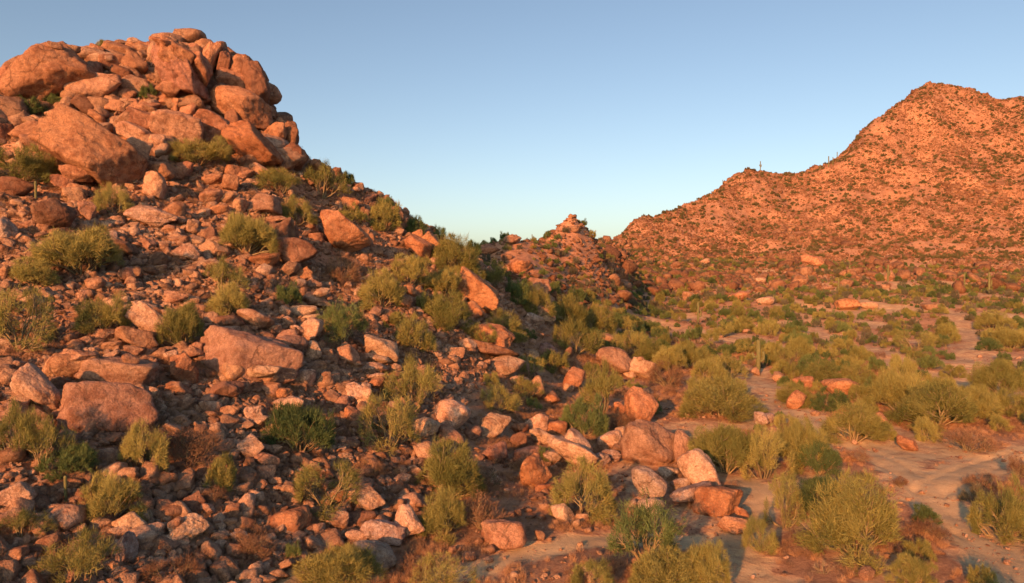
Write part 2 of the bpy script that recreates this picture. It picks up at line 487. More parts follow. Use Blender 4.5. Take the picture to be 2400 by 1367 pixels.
# ---------------------------------------------------------------- sand mask: trails, washes and bare pale ground (photograph pixels on the ground, width in metres)
TRAILS = [
    ([(2470, 1400), (2380, 1320), (2300, 1262), (2230, 1215), (2180, 1160), (2130, 1110), (2060, 1070), (1990, 1035), (1930, 1000), (1890, 975), (1860, 950)], 1.7, 1.0),
    ([(2180, 1150), (2250, 1110), (2330, 1080), (2400, 1062), (2480, 1050)], 1.8, 1.0),
    ([(1050, 1345), (1150, 1322), (1260, 1290), (1360, 1268), (1450, 1262), (1560, 1268), (1660, 1268), (1750, 1250), (1790, 1200), (1790, 1150), (1740, 1120)], 0.85, 0.95),
    ([(1780, 1160), (1760, 1230), (1720, 1300), (1770, 1367), (1800, 1420)], 1.4, 0.75),
    ([(520, 1375), (640, 1345), (760, 1360), (860, 1350)], 0.7, 0.85),
    ([(2030, 1040), (2120, 1070), (2210, 1060), (2290, 1050)], 1.6, 0.8),
    ([(1760, 765), (1880, 772), (1960, 800), (2050, 822), (2110, 845), (2060, 860)], 3.5, 0.55),
    ([(2180, 716), (2240, 735), (2250, 770), (2290, 800), (2270, 838), (2300, 900), (2390, 940)], 3.0, 0.6),
    ([(1540, 752), (1620, 772), (1700, 790), (1800, 800)], 3.2, 0.55),
    ([(1880, 735), (1920, 760), (1930, 790)], 2.5, 0.5),
    ([(2400, 840), (2330, 830), (2260, 850), (2150, 850)], 2.5, 0.5),
    ([(1735, 655), (1770, 640), (1800, 632)], 5.0, 0.8),
    ([(1820, 900), (1790, 960), (1760, 1000)], 1.2, 0.7),
    ([(1940, 1230), (2050, 1330), (2150, 1400)], 1.6, 0.55),
    ([(1480, 1080), (1500, 1150), (1580, 1200), (1680, 1230)], 1.5, 0.5),
]
def seg_dist(x, y, pts):
    best = np.full_like(x, 1e9)
    for (x0, y0), (x1, y1) in zip(pts[:-1], pts[1:]):
        dx, dy = x1 - x0, y1 - y0
        t = np.clip(((x - x0) * dx + (y - y0) * dy) / (dx * dx + dy * dy + 1e-9), 0, 1)
        best = np.minimum(best, np.hypot(x - x0 - t * dx, y - y0 - t * dy))
    return best
azp = lambda px: math.atan((px - IW / 2) / F)
SAND = np.zeros_like(gx)
TRAIL_XY = []
near = (GR.ravel() < 420) & (np.abs(GA.ravel()) < 0.95)
for pts, w, s in TRAILS:
    xy = [tuple(hit(*p)[0][:2]) for p in pts]
    TRAIL_XY.append((xy, w, s))
    dd = seg_dist(gx[near], gy[near], xy)
    wob = 1.15 + 0.6 * fbm2(gx[near], gy[near], max(1.6, w), 4, 3.3)
    SAND[near] = np.maximum(SAND[near], s * (1 - smooth(0.3, 1.5, dd / (w * np.maximum(wob, 0.3)))))
rut_d = seg_dist(gx[near], gy[near], TRAIL_XY[0][0]); rut_e = seg_dist(gx[near], gy[near], TRAIL_XY[1][0])
RUT = np.zeros_like(gx)
for d_ in (rut_d, rut_e):
    RUT[near] += 0.09 * np.exp(-((d_ - 0.72) / 0.20) ** 2) - 0.05 * np.exp(-((d_ - 1.15) / 0.22) ** 2) - 0.03 * np.exp(-(d_ / 0.3) ** 2)
RUT *= 0.6 + 0.8 * fbm2(gx, gy, 3.0, 2, 15.0)
open_ground = smooth(-0.05, 0.5, fbm2(gx, gy, 15, 4, 21.0) + 0.08) * 0.66 * (1 - HILL.ravel()) * smooth(azp(1350), azp(1700), GA.ravel())
SAND = np.maximum(SAND, open_ground)
SAND = SAND.reshape(GZ.shape)
def sand_at(x, y): return grid_val(SAND, x, y)
# the worn trails lie a little lower than the ground beside them
GZ -= RUT.reshape(GZ.shape)
GZ -= (0.10 * SAND * (1 - FAR.reshape(GZ.shape)))
GS = (GZ - CAM_H) / GR

# ---------------------------------------------------------------- terrain meshes
pxg, pyg, fwg = project(np.stack([gx, gy, GZ.ravel()], -1))
PXG = pxg.reshape(GZ.shape)
verts = np.stack([GX, GY, GZ], -1).reshape(-1, 3)
idx = np.arange(NA * NR).reshape(NA, NR)
quads = np.stack([idx[:-1, :-1], idx[1:, :-1], idx[1:, 1:], idx[:-1, 1:]], -1)
cGA, cGR = (GA[:-1, :-1] + GA[1:, 1:]) / 2, (GR[:-1, :-1] + GR[1:, 1:]) / 2
cH = HILL[:-1, :-1]
azp = lambda px: math.atan((px - IW / 2) / F)
isfar = cGR > 150
wob = (0.02 * fbm2((cGA * 60).ravel(), np.log(cGR).ravel() * 20, 3.0, 3, 4.4)).reshape(cGA.shape)
rocky = (cH + wob * 4) > 0.45
reg = np.zeros(cGA.shape, int)                                   # 0 desert floor, 1 near hill, 2 mountain, 3 low hill between them
reg[rocky & (cGR < 150) & (cGA < azp(1215) ) & ~((cGR > 112) & (cGA > azp(1060)))] = 1
reg[rocky & isfar & (cGA > azp(1425)) & (cGR < 1200)] = 2
reg[rocky & (cGA <= azp(1425)) & (cGA > azp(1060)) & (cGR >= 112) & (cGR < 700) & (reg == 0)] = 3
trail = (SAND[:-1, :-1] > 0.62) & (reg == 0) & (cGR < 75)
reg[trail] = 4
rock_attr = HILL.ravel() * (0.6 + 0.4 * smooth(-0.3, 0.4, fbm2(gx, gy, 6, 3, 12.0)))
for k, (nm, lab) in enumerate([('ground', 'dry sandy desert floor with reddish soil'), ('hillside', 'rocky hillside of reddish soil under boulders'), ('mountain', 'tall rocky mountain slope dotted with shrubs'),
                               ('low_hill', 'low rocky knolls between the hill and the mountain'), ('dirt_trail', 'pale sandy trails across the desert floor')]):
    qd = quads[reg == k]
    if not len(qd): continue
    used, inv = np.unique(qd.ravel(), return_inverse=True)
    me = mesh_from(nm, verts[used], inv.reshape(qd.shape), M_GROUND, True,
                   {'sand': ('POINT', SAND.ravel()[used]), 'rock': ('POINT', rock_attr[used]), 'far': ('POINT', FAR[used])})
    link(nm, me, kind='structure', label=lab)
# ---------------------------------------------------------------- boulders: "x,y,w,h[,tilt]flags|label" read off enlarged crops of the photograph
# flags: p pale, d dark, g grey, m mauve brown, o orange;  a angular, r rounded, s flat slab, k blocky
ROCKS = [
 ((0, 60, 3.417), """
410,370,600,450,5 rk|giant bulging rounded block at the sunlit shoulder of the summit crag
440,165,105,60,10 r|small loaf-shaped boulder perched on the giant bulging block
575,187,115,60 or|orange egg-shaped stone on the skyline beside the giant bulging block
660,195,60,45 r
40,450,160,240 a
130,330,40,70 d
735,490,370,260,10 pr|broad pale rounded boulder under the giant bulging block
760,215,130,120 r
930,210,200,140 r
965,140,125,50 r
1070,115,90,40 r
1100,160,150,70 r
890,300,190,120 a
1080,310,170,170,20 a
990,400,190,120,10 da|blocky boulder with a dark flat top in the middle of the crag
1450,400,520,260,48 ms|huge smooth dark slab leaning below the summit cap
1400,230,290,190,40 a
1330,142,220,55 s|flat cap rock along the very top of the summit
1250,180,140,90 a
1540,200,150,110 a
1610,345,160,250,-5 a|upright split block below the flat summit cap
1690,290,130,300,8 a|tall narrow pillar beside the dark summit cleft
1790,330,90,260 d
1930,370,280,250,15 r|rounded pinnacle beyond the dark cleft at the summit
2060,520,170,430,-8 dr
1890,480,270,200,15 r
1950,650,470,240,24 r|long tilted loaf on the steep shadow edge of the crag
1700,530,160,190 d
1880,740,140,140 da
2010,800,120,90 a
2030,960,450,240,36 ok|big orange block jutting out at the foot of the crag
2200,860,170,150 a
2325,890,130,220 dr
2215,760,70,70 d
2350,1060,140,220 d
2280,1120,90,90 o
740,1000,740,400,27 k|enormous sloping slab filling the sunlit lower crag
705,650,210,110,35 dm|dark red wedge-shaped stone above the enormous sloping slab
600,620,190,100 a
560,740,250,130,18 a
780,745,150,90,25 a
940,650,170,100 r
1060,640,130,100 r
1180,660,190,90 a
1310,580,150,70 a
1200,570,110,50 a
1020,560,120,100 a
1350,500,170,130 r
1120,765,250,180 r
1420,830,390,250,12 pk|wide pale orange boulder above the round bush on the crag
1700,820,290,210,30 a
1080,860,250,130,28 pr
1100,1000,190,210,38 pa|pale upright flake in the shadowed crack of the crag
1250,950,120,150 pa
1410,660,70,140,10 a
1500,690,100,160,15 a
250,840,280,140 a
240,560,140,120 a
140,540,110,90 a
50,700,100,130 a
45,860,110,130 da
300,950,230,120 a
440,1060,160,160 da
610,1190,230,140,25 a
510,1260,160,130 a
600,1330,180,130 r
130,1310,230,170 dm
1240,1290,160,220 pk|pale blocky stump of rock standing in rubble below the crag
1290,1170,180,150 a
1410,1180,130,90 a
1480,1150,110,120 a
1900,1180,170,100 a
2080,1160,160,80,35 pa
1840,1260,140,130 r
1960,1200,140,80 a
1700,1230,150,90 a
"""),
 ((0, 440, 3.417), """
440,215,290,240,-15 dr|dark round boulder at the sunlit edge below the crag
1210,230,370,150,9 pk|bright cream boulder with a squared shadowed end
1390,185,190,150 r|rounded tan boulder leaning behind the bright cream boulder
70,330,150,170 gr
220,295,105,85 r
600,60,170,120 r
700,190,125,160 a
620,150,90,90 a
2125,140,250,165,8 mk|mauve squared boulder with a dark cracked end
1750,170,170,85 or
1690,70,170,110 r
1820,80,120,95 a
1930,150,115,135 r
860,390,145,95 gr
1490,510,200,130,15 pa|pale cracked block with a black shaded face amid rubble
1720,490,225,130,10 a
1265,575,145,130 da
1140,555,80,60 p
1000,490,240,115,15 d
1390,345,160,80 a
1540,320,85,115,10 a
1700,370,120,115 da
1430,420,150,70 a
1180,450,140,105 a
1310,470,110,80 a
2280,350,190,165,-25 da|dark split boulder on the slope beside the yellow-green bush
2110,580,235,105 or|flat orange boulder above a bright pale stone
2115,665,135,110 pr|bright pale stone tucked under the flat orange boulder
2320,645,125,105 r
1670,620,220,95 pg
1630,690,110,60 p
760,770,140,120,20 r
680,870,115,95 a
1040,690,150,120,30 m
900,620,140,60 a
1210,660,115,65,15 r
1290,720,60,48 pr
1100,670,65,85 a
210,545,105,65 pr
70,450,85,72 p
30,490,80,70 d
30,680,80,125 r
1250,1095,440,170,38 pk|long pale slab tilted downhill with a flat shaded top
1180,955,220,70,8 ps
1095,1190,305,140,24 a|wedge-shaped boulder beside the long pale tilted slab
2040,1060,285,135,25 pr|bright yellow loaf-shaped boulder with a black shadow
1410,880,175,95 a
1080,890,65,70 p
850,1170,205,95 a
900,1265,145,75 r
780,1240,145,65 d
650,1230,145,75 r
620,1340,290,100 a
1070,1310,140,85 a
1830,1085,235,125 dm
1840,1140,155,80 p
2290,980,80,95,30 a
2210,1100,75,55 r
2320,1090,75,85 r
2370,1160,65,85 a
2030,810,110,60 pa
2150,790,60,80 a
2360,740,80,65 a
1550,1310,150,135 a
1680,1280,155,125 a
2330,1250,225,180,35 ms
2010,1370,760,400,12 mke|large smooth mauve bedrock dome breaking out of the slope
"""),
 ((0, 820, 2.499), """
425,90,290,150,-12 r|big oval boulder perched above the sunlit brown ledge
215,225,270,170,46 pr|smooth pale oblong boulder lying tilted on the slope edge
630,360,500,320,4 mke|broad brown bedrock ledge with an overhanging sunlit face
690,140,390,190,10 mke|mauve bedrock hump above the broad brown ledge
45,160,105,105 r
80,280,175,75 a
90,345,155,95 m
20,90,60,55 p
110,95,95,65 pr
1085,115,170,180,15 oa|dark orange upright block beside the mauve bedrock dome
1540,120,200,72,-8 ps|pale flat plank-like stone on the mauve bedrock dome
1330,240,210,115,-22 da|dark flat diamond-shaped slab below the mauve dome
1045,240,145,105 a
1365,125,115,100 r
1000,50,85,85 p
765,65,90,85 r
850,55,95,42 p
1130,10,115,55 a
1570,175,115,70 a
1580,230,115,80 a
1660,255,98,62,12 or
1680,330,150,110 pr
1350,370,105,85 a
1480,375,115,105,15 pa
1215,300,115,75 m
1105,315,90,52,-35 a
1035,300,85,48,-15 a
380,295,62,42 pr
365,330,82,38 p
865,350,62,48 r
1465,570,150,140,20 pk|pale squarish boulder below the steep green bush
1570,660,130,115 r
1560,720,105,80 a
1470,680,52,85 d
1600,580,100,52 p
1665,620,62,42 a
655,715,155,105 pr
460,750,95,85 r
975,760,112,100 oa
95,860,190,150,-8 pk|large pale cut-faced boulder at the lower sunlit edge
235,750,85,32 ps
240,785,115,42 gs
270,860,115,62 a
390,990,185,155,10 pr|lumpy pale boulder beside a round olive bush
757,1020,172,128 pk|cracked pale boulder below the row of dry twigs
905,1060,90,98,20 pa
1100,1045,215,165,15 pa|tall jagged pale boulder in the low rubble
1030,1020,85,75 r
985,945,150,130 dm
1140,890,115,112 da
1200,930,105,65 p
1160,825,95,42 p
1070,850,62,58 r
1220,775,68,58 pr
1335,910,85,52 a
1440,910,112,125,-10 p
1360,950,85,95 a
1400,1030,85,52 d
1295,1030,52,52 r
960,1035,52,52 g
1525,790,78,62 r
1610,770,82,46 p
1455,800,62,52 a
1410,740,82,92 d
1704,1007,230,138 or|solitary low dome of orange-brown rock near the trail end
60,1000,145,115 m
740,1170,145,195,8 ga|grey shaded leaning boulder at the foot of the slope
660,1280,105,65 r
80,1220,155,105 r
290,1130,115,92,-25 r
190,1190,105,62 d
1010,1110,135,65 pr
890,1130,62,32 p
1540,1280,82,62 g
1365,1260,52,52 p
1540,1345,165,65 a
"""),
 ((600, 360, 3.417), """
705,640,410,265,24 or|largest boulder on the middle slope, orange with an undercut shaded foot
240,625,200,170,-30 d
310,800,310,230,10 dm|dark mauve boulder hump above a cluster of round stones
430,590,85,85 a
480,680,105,85 a
760,410,135,115 oa
840,455,72,62 pk
885,470,62,72 p
715,285,95,62 o
800,285,75,42 o
500,125,140,150 oa|upright orange stone on the skyline at the end of the crag
620,170,150,110 d
820,270,85,75 d
915,370,130,85 d
1110,450,115,85 d
1140,505,90,85 d
1210,560,75,85 d
1125,590,95,82 ok|small stacked orange block at the skyline above the tangled bushes
1140,625,85,52 o
1280,650,105,85 or
1400,705,150,115,38 ok
1310,745,235,130,35 ok|tilted orange slab with a companion on the skyline shoulder
970,785,95,62 o
1050,800,42,42 or
870,835,85,62,35 p
915,720,52,115,-15 o
275,920,145,115 r
385,960,125,92,-15 oa
470,1050,112,82 m
460,1000,82,52 p
530,1110,132,72 pr
790,955,92,72 pr
860,950,62,82 r
740,1060,62,62,30 p
610,1090,62,62 r
500,1170,245,105,18 ps|pale flat stone lying among small stones on the middle slope
440,1185,82,52 m
380,1260,215,92,-5 pr|smooth pale loaf-shaped stone beside a green bush
230,1260,92,72,20 p
120,1220,85,82 r
430,1330,165,72 p
1770,1090,400,200,42 oke|big sunlit outcrop slab on the spur's shadow edge
1760,1250,125,150 or|round orange boulder under the spur outcrop slab
1235,1105,105,105 oa
1180,1190,135,105 r
1250,1190,72,92 d
2135,905,175,115 or|squat orange knob in the shaded gully
2010,830,92,52 o
2270,1050,190,120,20 m
2320,1295,165,100,33 pr
2220,1330,165,105 gm
2130,1270,75,72 m
2140,1210,95,42 p
960,1270,115,95 m
1870,760,150,80,-10 or
2060,680,125,70,-12 or
130,530,205,55 s
380,500,185,65 s
490,520,105,52 m
"""),
 ((650, 740, 2.18), """
885,505,170,145,25 pr|pale round boulder with a grey shadow across its base
1107,570,172,140 pr|pale cream round boulder with a stained foot
745,580,140,120,20 pr|pale boulder half hidden behind a feathery olive bush
890,615,130,110 r|mottled round boulder nestled under the pale round boulder
765,700,140,110 pr
1110,695,120,100 m
1000,600,92,72 m
450,930,195,120,33 pk|pale pointed boulder with a cracked sunlit face
695,945,145,80 pr|low smooth loaf of pale rock beside the hanging bush
675,1060,160,155,25 pr|egg-shaped pale boulder with a vertical crack
540,1105,220,112 ga|grey pointed boulder wholly in shade beside the egg-shaped boulder
493,1225,220,140,14 gr|blue-grey shaded round boulder at the bottom trail
410,1135,105,85 pr
305,1045,112,88 pr
640,835,92,62 p
490,780,82,50 ok
305,920,85,82 o
210,1095,72,62 p
110,1125,82,52 r
560,1030,52,52 r
430,1030,145,65 d
1150,1115,230,148 r|solitary cracked dome of rock beside the lower foot trail
1100,112,215,135,14 oa|orange wedge-shaped boulder pointing at the sky above a flat dark slab
1100,180,265,62,15 ds|long flat dark slab under the orange wedge
1163,255,192,105,4 pr|cream capsule-shaped boulder under the long dark slab
1230,335,105,52,10 pr
970,145,92,57 p
915,195,85,62 a
530,165,190,105,24 pk|largest of a stair of pale flagstones
510,220,162,50,5 ps|middle pale flagstone in the stair of slabs
490,262,155,46,3 ps|lowest pale flagstone in the stair of slabs
510,315,112,42 ps
605,270,62,52 p
510,360,92,72 o
390,395,100,105,10 pk|pale split cube of rock with a shaded notch
447,410,80,120,8 pk|pale upright half of a split cube of rock
325,375,57,62 pr
325,445,92,72 m
395,505,102,82 o
240,330,92,82 r
185,185,85,95,35 pr
360,200,112,102 r
215,260,72,57 r
230,150,42,52 r
255,195,62,62 r
140,330,112,102 p
100,80,82,52,30 pr
60,35,62,62 pr
170,75,115,125,10 p
70,150,160,135,35 m
35,395,85,50 or
60,450,142,62 p
"""),
 ((1200, 740, 2.18), """
700,657,285,220,6 mr|huge smooth dome boulder split by one dark vertical crack
866,672,78,165,6 mr|narrow slice split off the huge smooth dome boulder
655,470,165,185,12 or|upright rounded boulder standing behind the huge split dome
500,640,125,90,-15 pr
565,597,75,60 pr
535,680,62,50 r
505,715,97,60,10 g
345,645,150,98,22 pr
300,690,255,105,27 ps
130,545,122,95,15 pr|pale egg-shaped stone above the jumble of round boulders
230,575,97,77 or
150,620,112,80 pr
200,715,122,62,20 g
80,715,142,90 m
120,795,155,175,-10 oa|tall orange-brown boulder with an undercut foot beside an olive bush
165,885,95,50 o
40,580,82,62 o
35,640,85,82 d
520,222,180,115,20 mr|rounded mauve boulder crowning the bushy shoulder of the spur
470,110,122,65 r
660,268,150,90,12 pk
655,220,37,22 p
320,320,112,112 or
115,370,95,110,-12 r
190,405,102,90 or
265,280,67,62 o
290,370,52,42 p
190,175,112,72 m
290,185,47,52 m
100,200,72,52 p
690,862,195,140,32 gr|grey-topped oblong boulder in the shade below the huge split dome
800,800,97,52 gr
972,790,250,170,22 pr|grey boulder with only its crown in sunlight
955,700,115,60 pr
920,910,205,85,-20 gs|flat grey flagstone leaning in the shade
865,860,105,62,-25 g
1050,950,232,148,-3 ok|sunlit flat-bottomed boulder at the trail bend
1130,1070,145,82,10 a
1175,1020,85,62,20 o
715,978,132,85 gr
610,970,62,62 g
258,1010,120,92 pr|pale round stone at the foot of an olive bush
355,1035,72,47 p
170,975,67,37 p
330,1060,42,42 r
140,1125,57,52 pr
350,1165,32,22 p
550,475,62,67 or
460,740,85,72 g
1275,525,72,62 g
935,455,62,42 a
605,300,72,42 g
"""),
 ((1750, 740, 2.18), """
475,362,165,92,12 or|biggest boulder on the valley flat, orange with a smooth top
280,350,115,72 oa
330,345,42,42 o
380,360,42,57 or
255,430,92,95 or|lone upright boulder beside the pale footpath
172,313,77,52 r
690,530,62,77 or|orange stone behind the dense umbrella-shaped bush
820,655,102,62,12 oa|broken orange slab on the sandy flat
90,530,95,62 gr
145,590,67,52 p
240,600,72,42 o
45,285,45,45 p
320,1160,32,25 p
1340,1155,37,30 p
"""),
 ((1100, 180, 1.846), """
1635,985,115,62 ok|low wide pale outcrop among valley bushes
1730,990,85,42 p
1990,995,75,36 p
945,950,52,52 or
1060,940,27,27 or
1280,970,85,42 o
1165,950,105,50 o
1200,1100,42,22 p
1240,1080,42,22 o
1485,800,115,62 oa
1550,912,62,22 p
1260,880,50,28 o
1020,800,60,34 o
450,660,60,34 or
180,700,80,40,-10 or
"""),
]
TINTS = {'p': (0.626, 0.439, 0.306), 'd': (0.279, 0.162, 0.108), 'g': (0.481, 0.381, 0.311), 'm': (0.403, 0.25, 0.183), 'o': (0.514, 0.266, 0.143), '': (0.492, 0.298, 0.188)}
WORD_T = {'p': 'pale', 'd': 'dark brown', 'g': 'grey', 'm': 'mauve', 'o': 'orange', '': 'tan'}
WORD_S = {'r': 'rounded', 'a': 'angular', 's': 'flat', 'k': 'blocky'}
PROTO = {}
def rock_proto(shape, k):
    key = (shape, k)
    if key not in PROTO:
        v, f = {'r': lambda s: rock_verts(s, 4, 7.0, 14, 0.12, 0.035, 0.02),
                'a': lambda s: rock_verts(s, 4, 22.0, 13, 0.11, 0.055, 0.09),
                's': lambda s: rock_verts(s, 4, 16.0, 12, 0.10, 0.05, 0.05),
                'k': lambda s: rock_verts(s, 4, 16.0, 9, 0.10, 0.05, 0.12, box=1)}[shape](100 + 37 * k + ord(shape))
        PROTO[key] = mesh_from('boulder', v, f, M_ROCK)
    return PROTO[key]

rnd = random.Random(5)
entries = []
for (ox, oy, sc), text in ROCKS:
    for line in text.strip().splitlines():
        spec, _, lab = line.partition('|')
        nums, _, flags = spec.strip().partition(' ')
        nm = [float(t) for t in nums.split(',')]
        x, y, w, h = ox + nm[0] / sc, oy + nm[1] / sc, nm[2] / sc, nm[3] / sc
        k_ = 1.13 if oy == 60 else 1.09 if oy != 180 else 0.9
        w, h = w * k_, h * k_
        shape = next((c for c in flags if c in 'raks'), 'r' if sc == 2.18 and rnd.random() < 0.85 else rnd.choice('ra'))
        if oy == 60 and shape == 'r' and nm[2] * nm[3] < 60000: shape = 'k'
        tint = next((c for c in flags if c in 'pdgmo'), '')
        entries.append(dict(x=x, y=y, w=w, h=h, ang=nm[4] if len(nm) > 4 else rnd.uniform(-9, 9), shape=shape, tint=tint, crag=oy == 60, embed='e' in flags, label=lab.strip() or None))
entries.sort(key=lambda e: -e['w'] * e['h'])
placed_c, placed_r = np.zeros((0, 3)), np.zeros(0)
CAM = np.array([0, 0, CAM_H])
for i, e in enumerate(entries):
    P, above = hit(e['x'], e['y'])
    P = np.array(P); t0 = np.linalg.norm(P - CAM); D = (P - CAM) / t0
    ext = 0.5 * (abs(e['w'] * math.sin(math.radians(e['ang']))) + abs(e['h'] * math.cos(math.radians(e['ang']))))
    Pb, _ = hit(e['x'], e['y'] + 0.85 * ext)         # where it rests
    tb = np.linalg.norm(np.array(Pb) - CAM)
    t0 = min(t0, tb + 0.16 * math.sqrt(e['w'] * e['h']) * tb / F)
    big = e['w'] * e['h'] > 55 * 40
    t = t0
    if len(placed_c):                                # stones lying on larger ones
        oc = CAM - placed_c; b = oc @ D
        disc = b * b - ((oc ** 2).sum(1) - placed_r ** 2)
        th = np.where(disc > 0, -b - np.sqrt(np.maximum(disc, 0)), 1e9)
        m = th.min()
        if m < t0: t = m if not big else max(m, t0 * 0.94)
    if e['embed']: t += 0.26 * math.sqrt(e['w'] * e['h']) * t / F          # bedrock showing through the slope
    C = CAM + D * t
    fw = project(C)[2]
    W, H = e['w'] * fw / F, e['h'] * fw / F
    T = math.sqrt(W * H) * rnd.uniform(0.8, 1.0)
    if e['shape'] == 's': T = W * 0.75
    a = math.radians(e['ang'])
    right = Vector((D[1], -D[0], 0)).normalized()
    up = right.cross(Vector(D)).normalized()
    X = right * math.cos(a) - up * math.sin(a)
    Z = right * math.sin(a) + up * math.cos(a)
    yaw = rnd.uniform(-0.12, 0.12)
    Y = Z.cross(X)
    X2 = X * math.cos(yaw) + Y * math.sin(yaw); Y2 = Y * math.cos(yaw) - X * math.sin(yaw)
    if rnd.random() < 0.5: X2, Y2 = -X2, -Y2
    placed_c = np.vstack([placed_c, C]); placed_r = np.append(placed_r, 0.42 * (W * H * T) ** (1 / 3))
    e.update(C=C, W=W, H=H, T=T, axes=(X2, Y2, Z), i=i)
BOULDER_GROUP = 'boulders lying over the rocky hillside and valley'
LIMIT = 300
boulders = []
for i, e in enumerate(entries):
    X2, Y2, Z = e['axes']
    if i < 46:
        kw = {'r': dict(sharp=7.0, planes=16, lump=0.10, rough=0.03, crackle=0.03), 'a': dict(sharp=24, planes=14, lump=0.12, rough=0.05, crackle=0.12),
              's': dict(sharp=18, planes=12, lump=0.1, rough=0.05, crackle=0.06), 'k': dict(sharp=16, planes=9, lump=0.11, rough=0.045, crackle=0.13, box=1)}[e['shape']]
        if e['crag']: kw = dict(sharp=26, planes=11, lump=0.085, rough=0.05, crackle=0.20, box=1) if e['shape'] != 'r' else dict(sharp=11, planes=18, lump=0.10, rough=0.04, crackle=0.09)
        v, f = rock_verts(900 + i, 5, **kw)
        me = mesh_from('boulder', v, f, M_ROCK)
    else:
        me = rock_proto(e['shape'], rnd.randrange(8))
    e['mesh'] = me
    if i >= LIMIT: continue
    o = link('boulder', me, cat='boulder', group=BOULDER_GROUP)
    set_matrix(o, e['C'], [[X2[r], Y2[r], Z[r]] for r in range(3)], (e['W'] / 2, e['T'] / 2, e['H'] / 2))
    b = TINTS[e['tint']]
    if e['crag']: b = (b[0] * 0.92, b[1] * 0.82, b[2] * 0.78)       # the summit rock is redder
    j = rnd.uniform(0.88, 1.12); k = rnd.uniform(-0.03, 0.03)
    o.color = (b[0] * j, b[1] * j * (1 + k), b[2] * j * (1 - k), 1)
    e['obj'] = o
    boulders.append(e)

# ---------------------------------------------------------------- instanced stuff
PROTO_COLLECTIONS = []
def stuff(name, label, meshes, pts, rots, scales, ids):
    coll = bpy.data.collections.new('pieces_of_' + name)
    for k, me in enumerate(meshes):
        coll.objects.link(bpy.data.objects.new('%s_piece_%02d' % (name, k), me))
    pm = bpy.data.meshes.new(name)
    pts = np.asarray(pts, np.float32)
    pm.vertices.add(len(pts)); pm.vertices.foreach_set('co', pts.ravel())
    for an, ty, vals, key in (('rot', 'FLOAT_VECTOR', rots, 'vector'), ('siz', 'FLOAT_VECTOR', scales, 'vector'), ('pick', 'INT', ids, 'value')):
        at = pm.attributes.new(an, ty, 'POINT')
        at.data.foreach_set(key, np.asarray(vals, np.int32 if ty == 'INT' else np.float32).ravel())
    o = link(name, pm, kind='stuff', label=label)
    ng = bpy.data.node_groups.new(name, 'GeometryNodeTree')
    ng.interface.new_socket('Geometry', in_out='INPUT', socket_type='NodeSocketGeometry')
    ng.interface.new_socket('Geometry', in_out='OUTPUT', socket_type='NodeSocketGeometry')
    gi, go = ng.nodes.new('NodeGroupInput'), ng.nodes.new('NodeGroupOutput')
    ci = ng.nodes.new('GeometryNodeCollectionInfo')
    ci.inputs['Collection'].default_value = coll
    ci.inputs['Separate Children'].default_value = True
    ci.inputs['Reset Children'].default_value = True
    ip = ng.nodes.new('GeometryNodeInstanceOnPoints')
    ip.inputs['Pick Instance'].default_value = True
    def attr(nm, ty, sock):
        nd = ng.nodes.new('GeometryNodeInputNamedAttribute'); nd.data_type = ty
        nd.inputs['Name'].default_value = nm
        ng.links.new(nd.outputs['Attribute'], sock)
    attr('rot', 'FLOAT_VECTOR', ip.inputs['Rotation']); attr('siz', 'FLOAT_VECTOR', ip.inputs['Scale']); attr('pick', 'INT', ip.inputs['Instance Index'])
    ng.links.new(gi.outputs[0], ip.inputs['Points']); ng.links.new(ci.outputs[0], ip.inputs['Instance'])
    ng.links.new(ip.outputs[0], go.inputs[0])
    md = o.modifiers.new('scatter', 'NODES'); md.node_group = ng
    return o

def scatter(nwant, r0, r1, a0, a1, density, seed, tries=12):
    """random points on the ground, density(x, y) in [0, 1] per unit area"""
    rg = np.random.default_rng(seed)
    m = nwant * tries
    az = rg.uniform(a0, a1, m); r = np.sqrt(rg.uniform(r0 * r0, r1 * r1, m))
    x, y = r * np.sin(az), r * np.cos(az)
    keep = rg.random(m) < density(x, y)
    x, y = x[keep][:nwant], y[keep][:nwant]
    return x, y

# talus: loose stones too many to count
TAL = []
for k in range(6): TAL.append(mesh_from('stone', *rock_verts(3000 + k, 3, 20, 12, 0.12, 0.06, 0.04), M_TALUS))
for k in range(3): TAL.append(mesh_from('stone', *rock_verts(3100 + k, 3, 8, 14, 0.12, 0.04), M_TALUS))
for k in range(3): TAL.append(mesh_from('stone', *rock_verts(3200 + k, 3, 16, 9, 0.1, 0.05, 0.05, box=1), M_TALUS))
FARROCK = [mesh_from('stone', *rock_verts(3300 + k, 2, 18, 11, 0.12, 0.06), M_FARROCK) for k in range(8)]

hill_at = lambda x, y: grid_val(HILL, x, y)
def talus_density(x, y):
    foot = smooth(0.15, 0.8, ground_z(x, y)) * (np.hypot(x, y) < 60) * (np.arctan2(x, y) < azp(1050))
    return np.maximum(smooth(0.25, 0.8, hill_at(x, y)), foot) * (0.62 + 0.38 * smooth(-0.25, 0.25, fbm2(x, y, 7, 3, 31.0)))
def stone_set(x, y, size, seed, sink=0.2):
    rg = np.random.default_rng(seed); n_ = len(x)
    sc = np.stack([size * rg.uniform(0.8, 1.35, n_), size * rg.uniform(0.7, 1.2, n_), size * rg.uniform(0.45, 0.9, n_)], -1) / 2
    rot = np.stack([rg.normal(0, 0.35, n_), rg.normal(0, 0.35, n_), rg.uniform(0, 6.28, n_)], -1)
    pts = np.stack([x, y, ground_z(x, y) + sc[:, 2] * (1 - 2 * sink)], -1)
    return pts, rot, sc
rg0 = np.random.default_rng(77)
x1, y1 = scatter(40000, 20, 100, -0.80, 0.12, talus_density, 51, 10)
s1 = np.minimum(0.165 * (1 - rg0.random(len(x1))) ** (-0.53), 1.0)
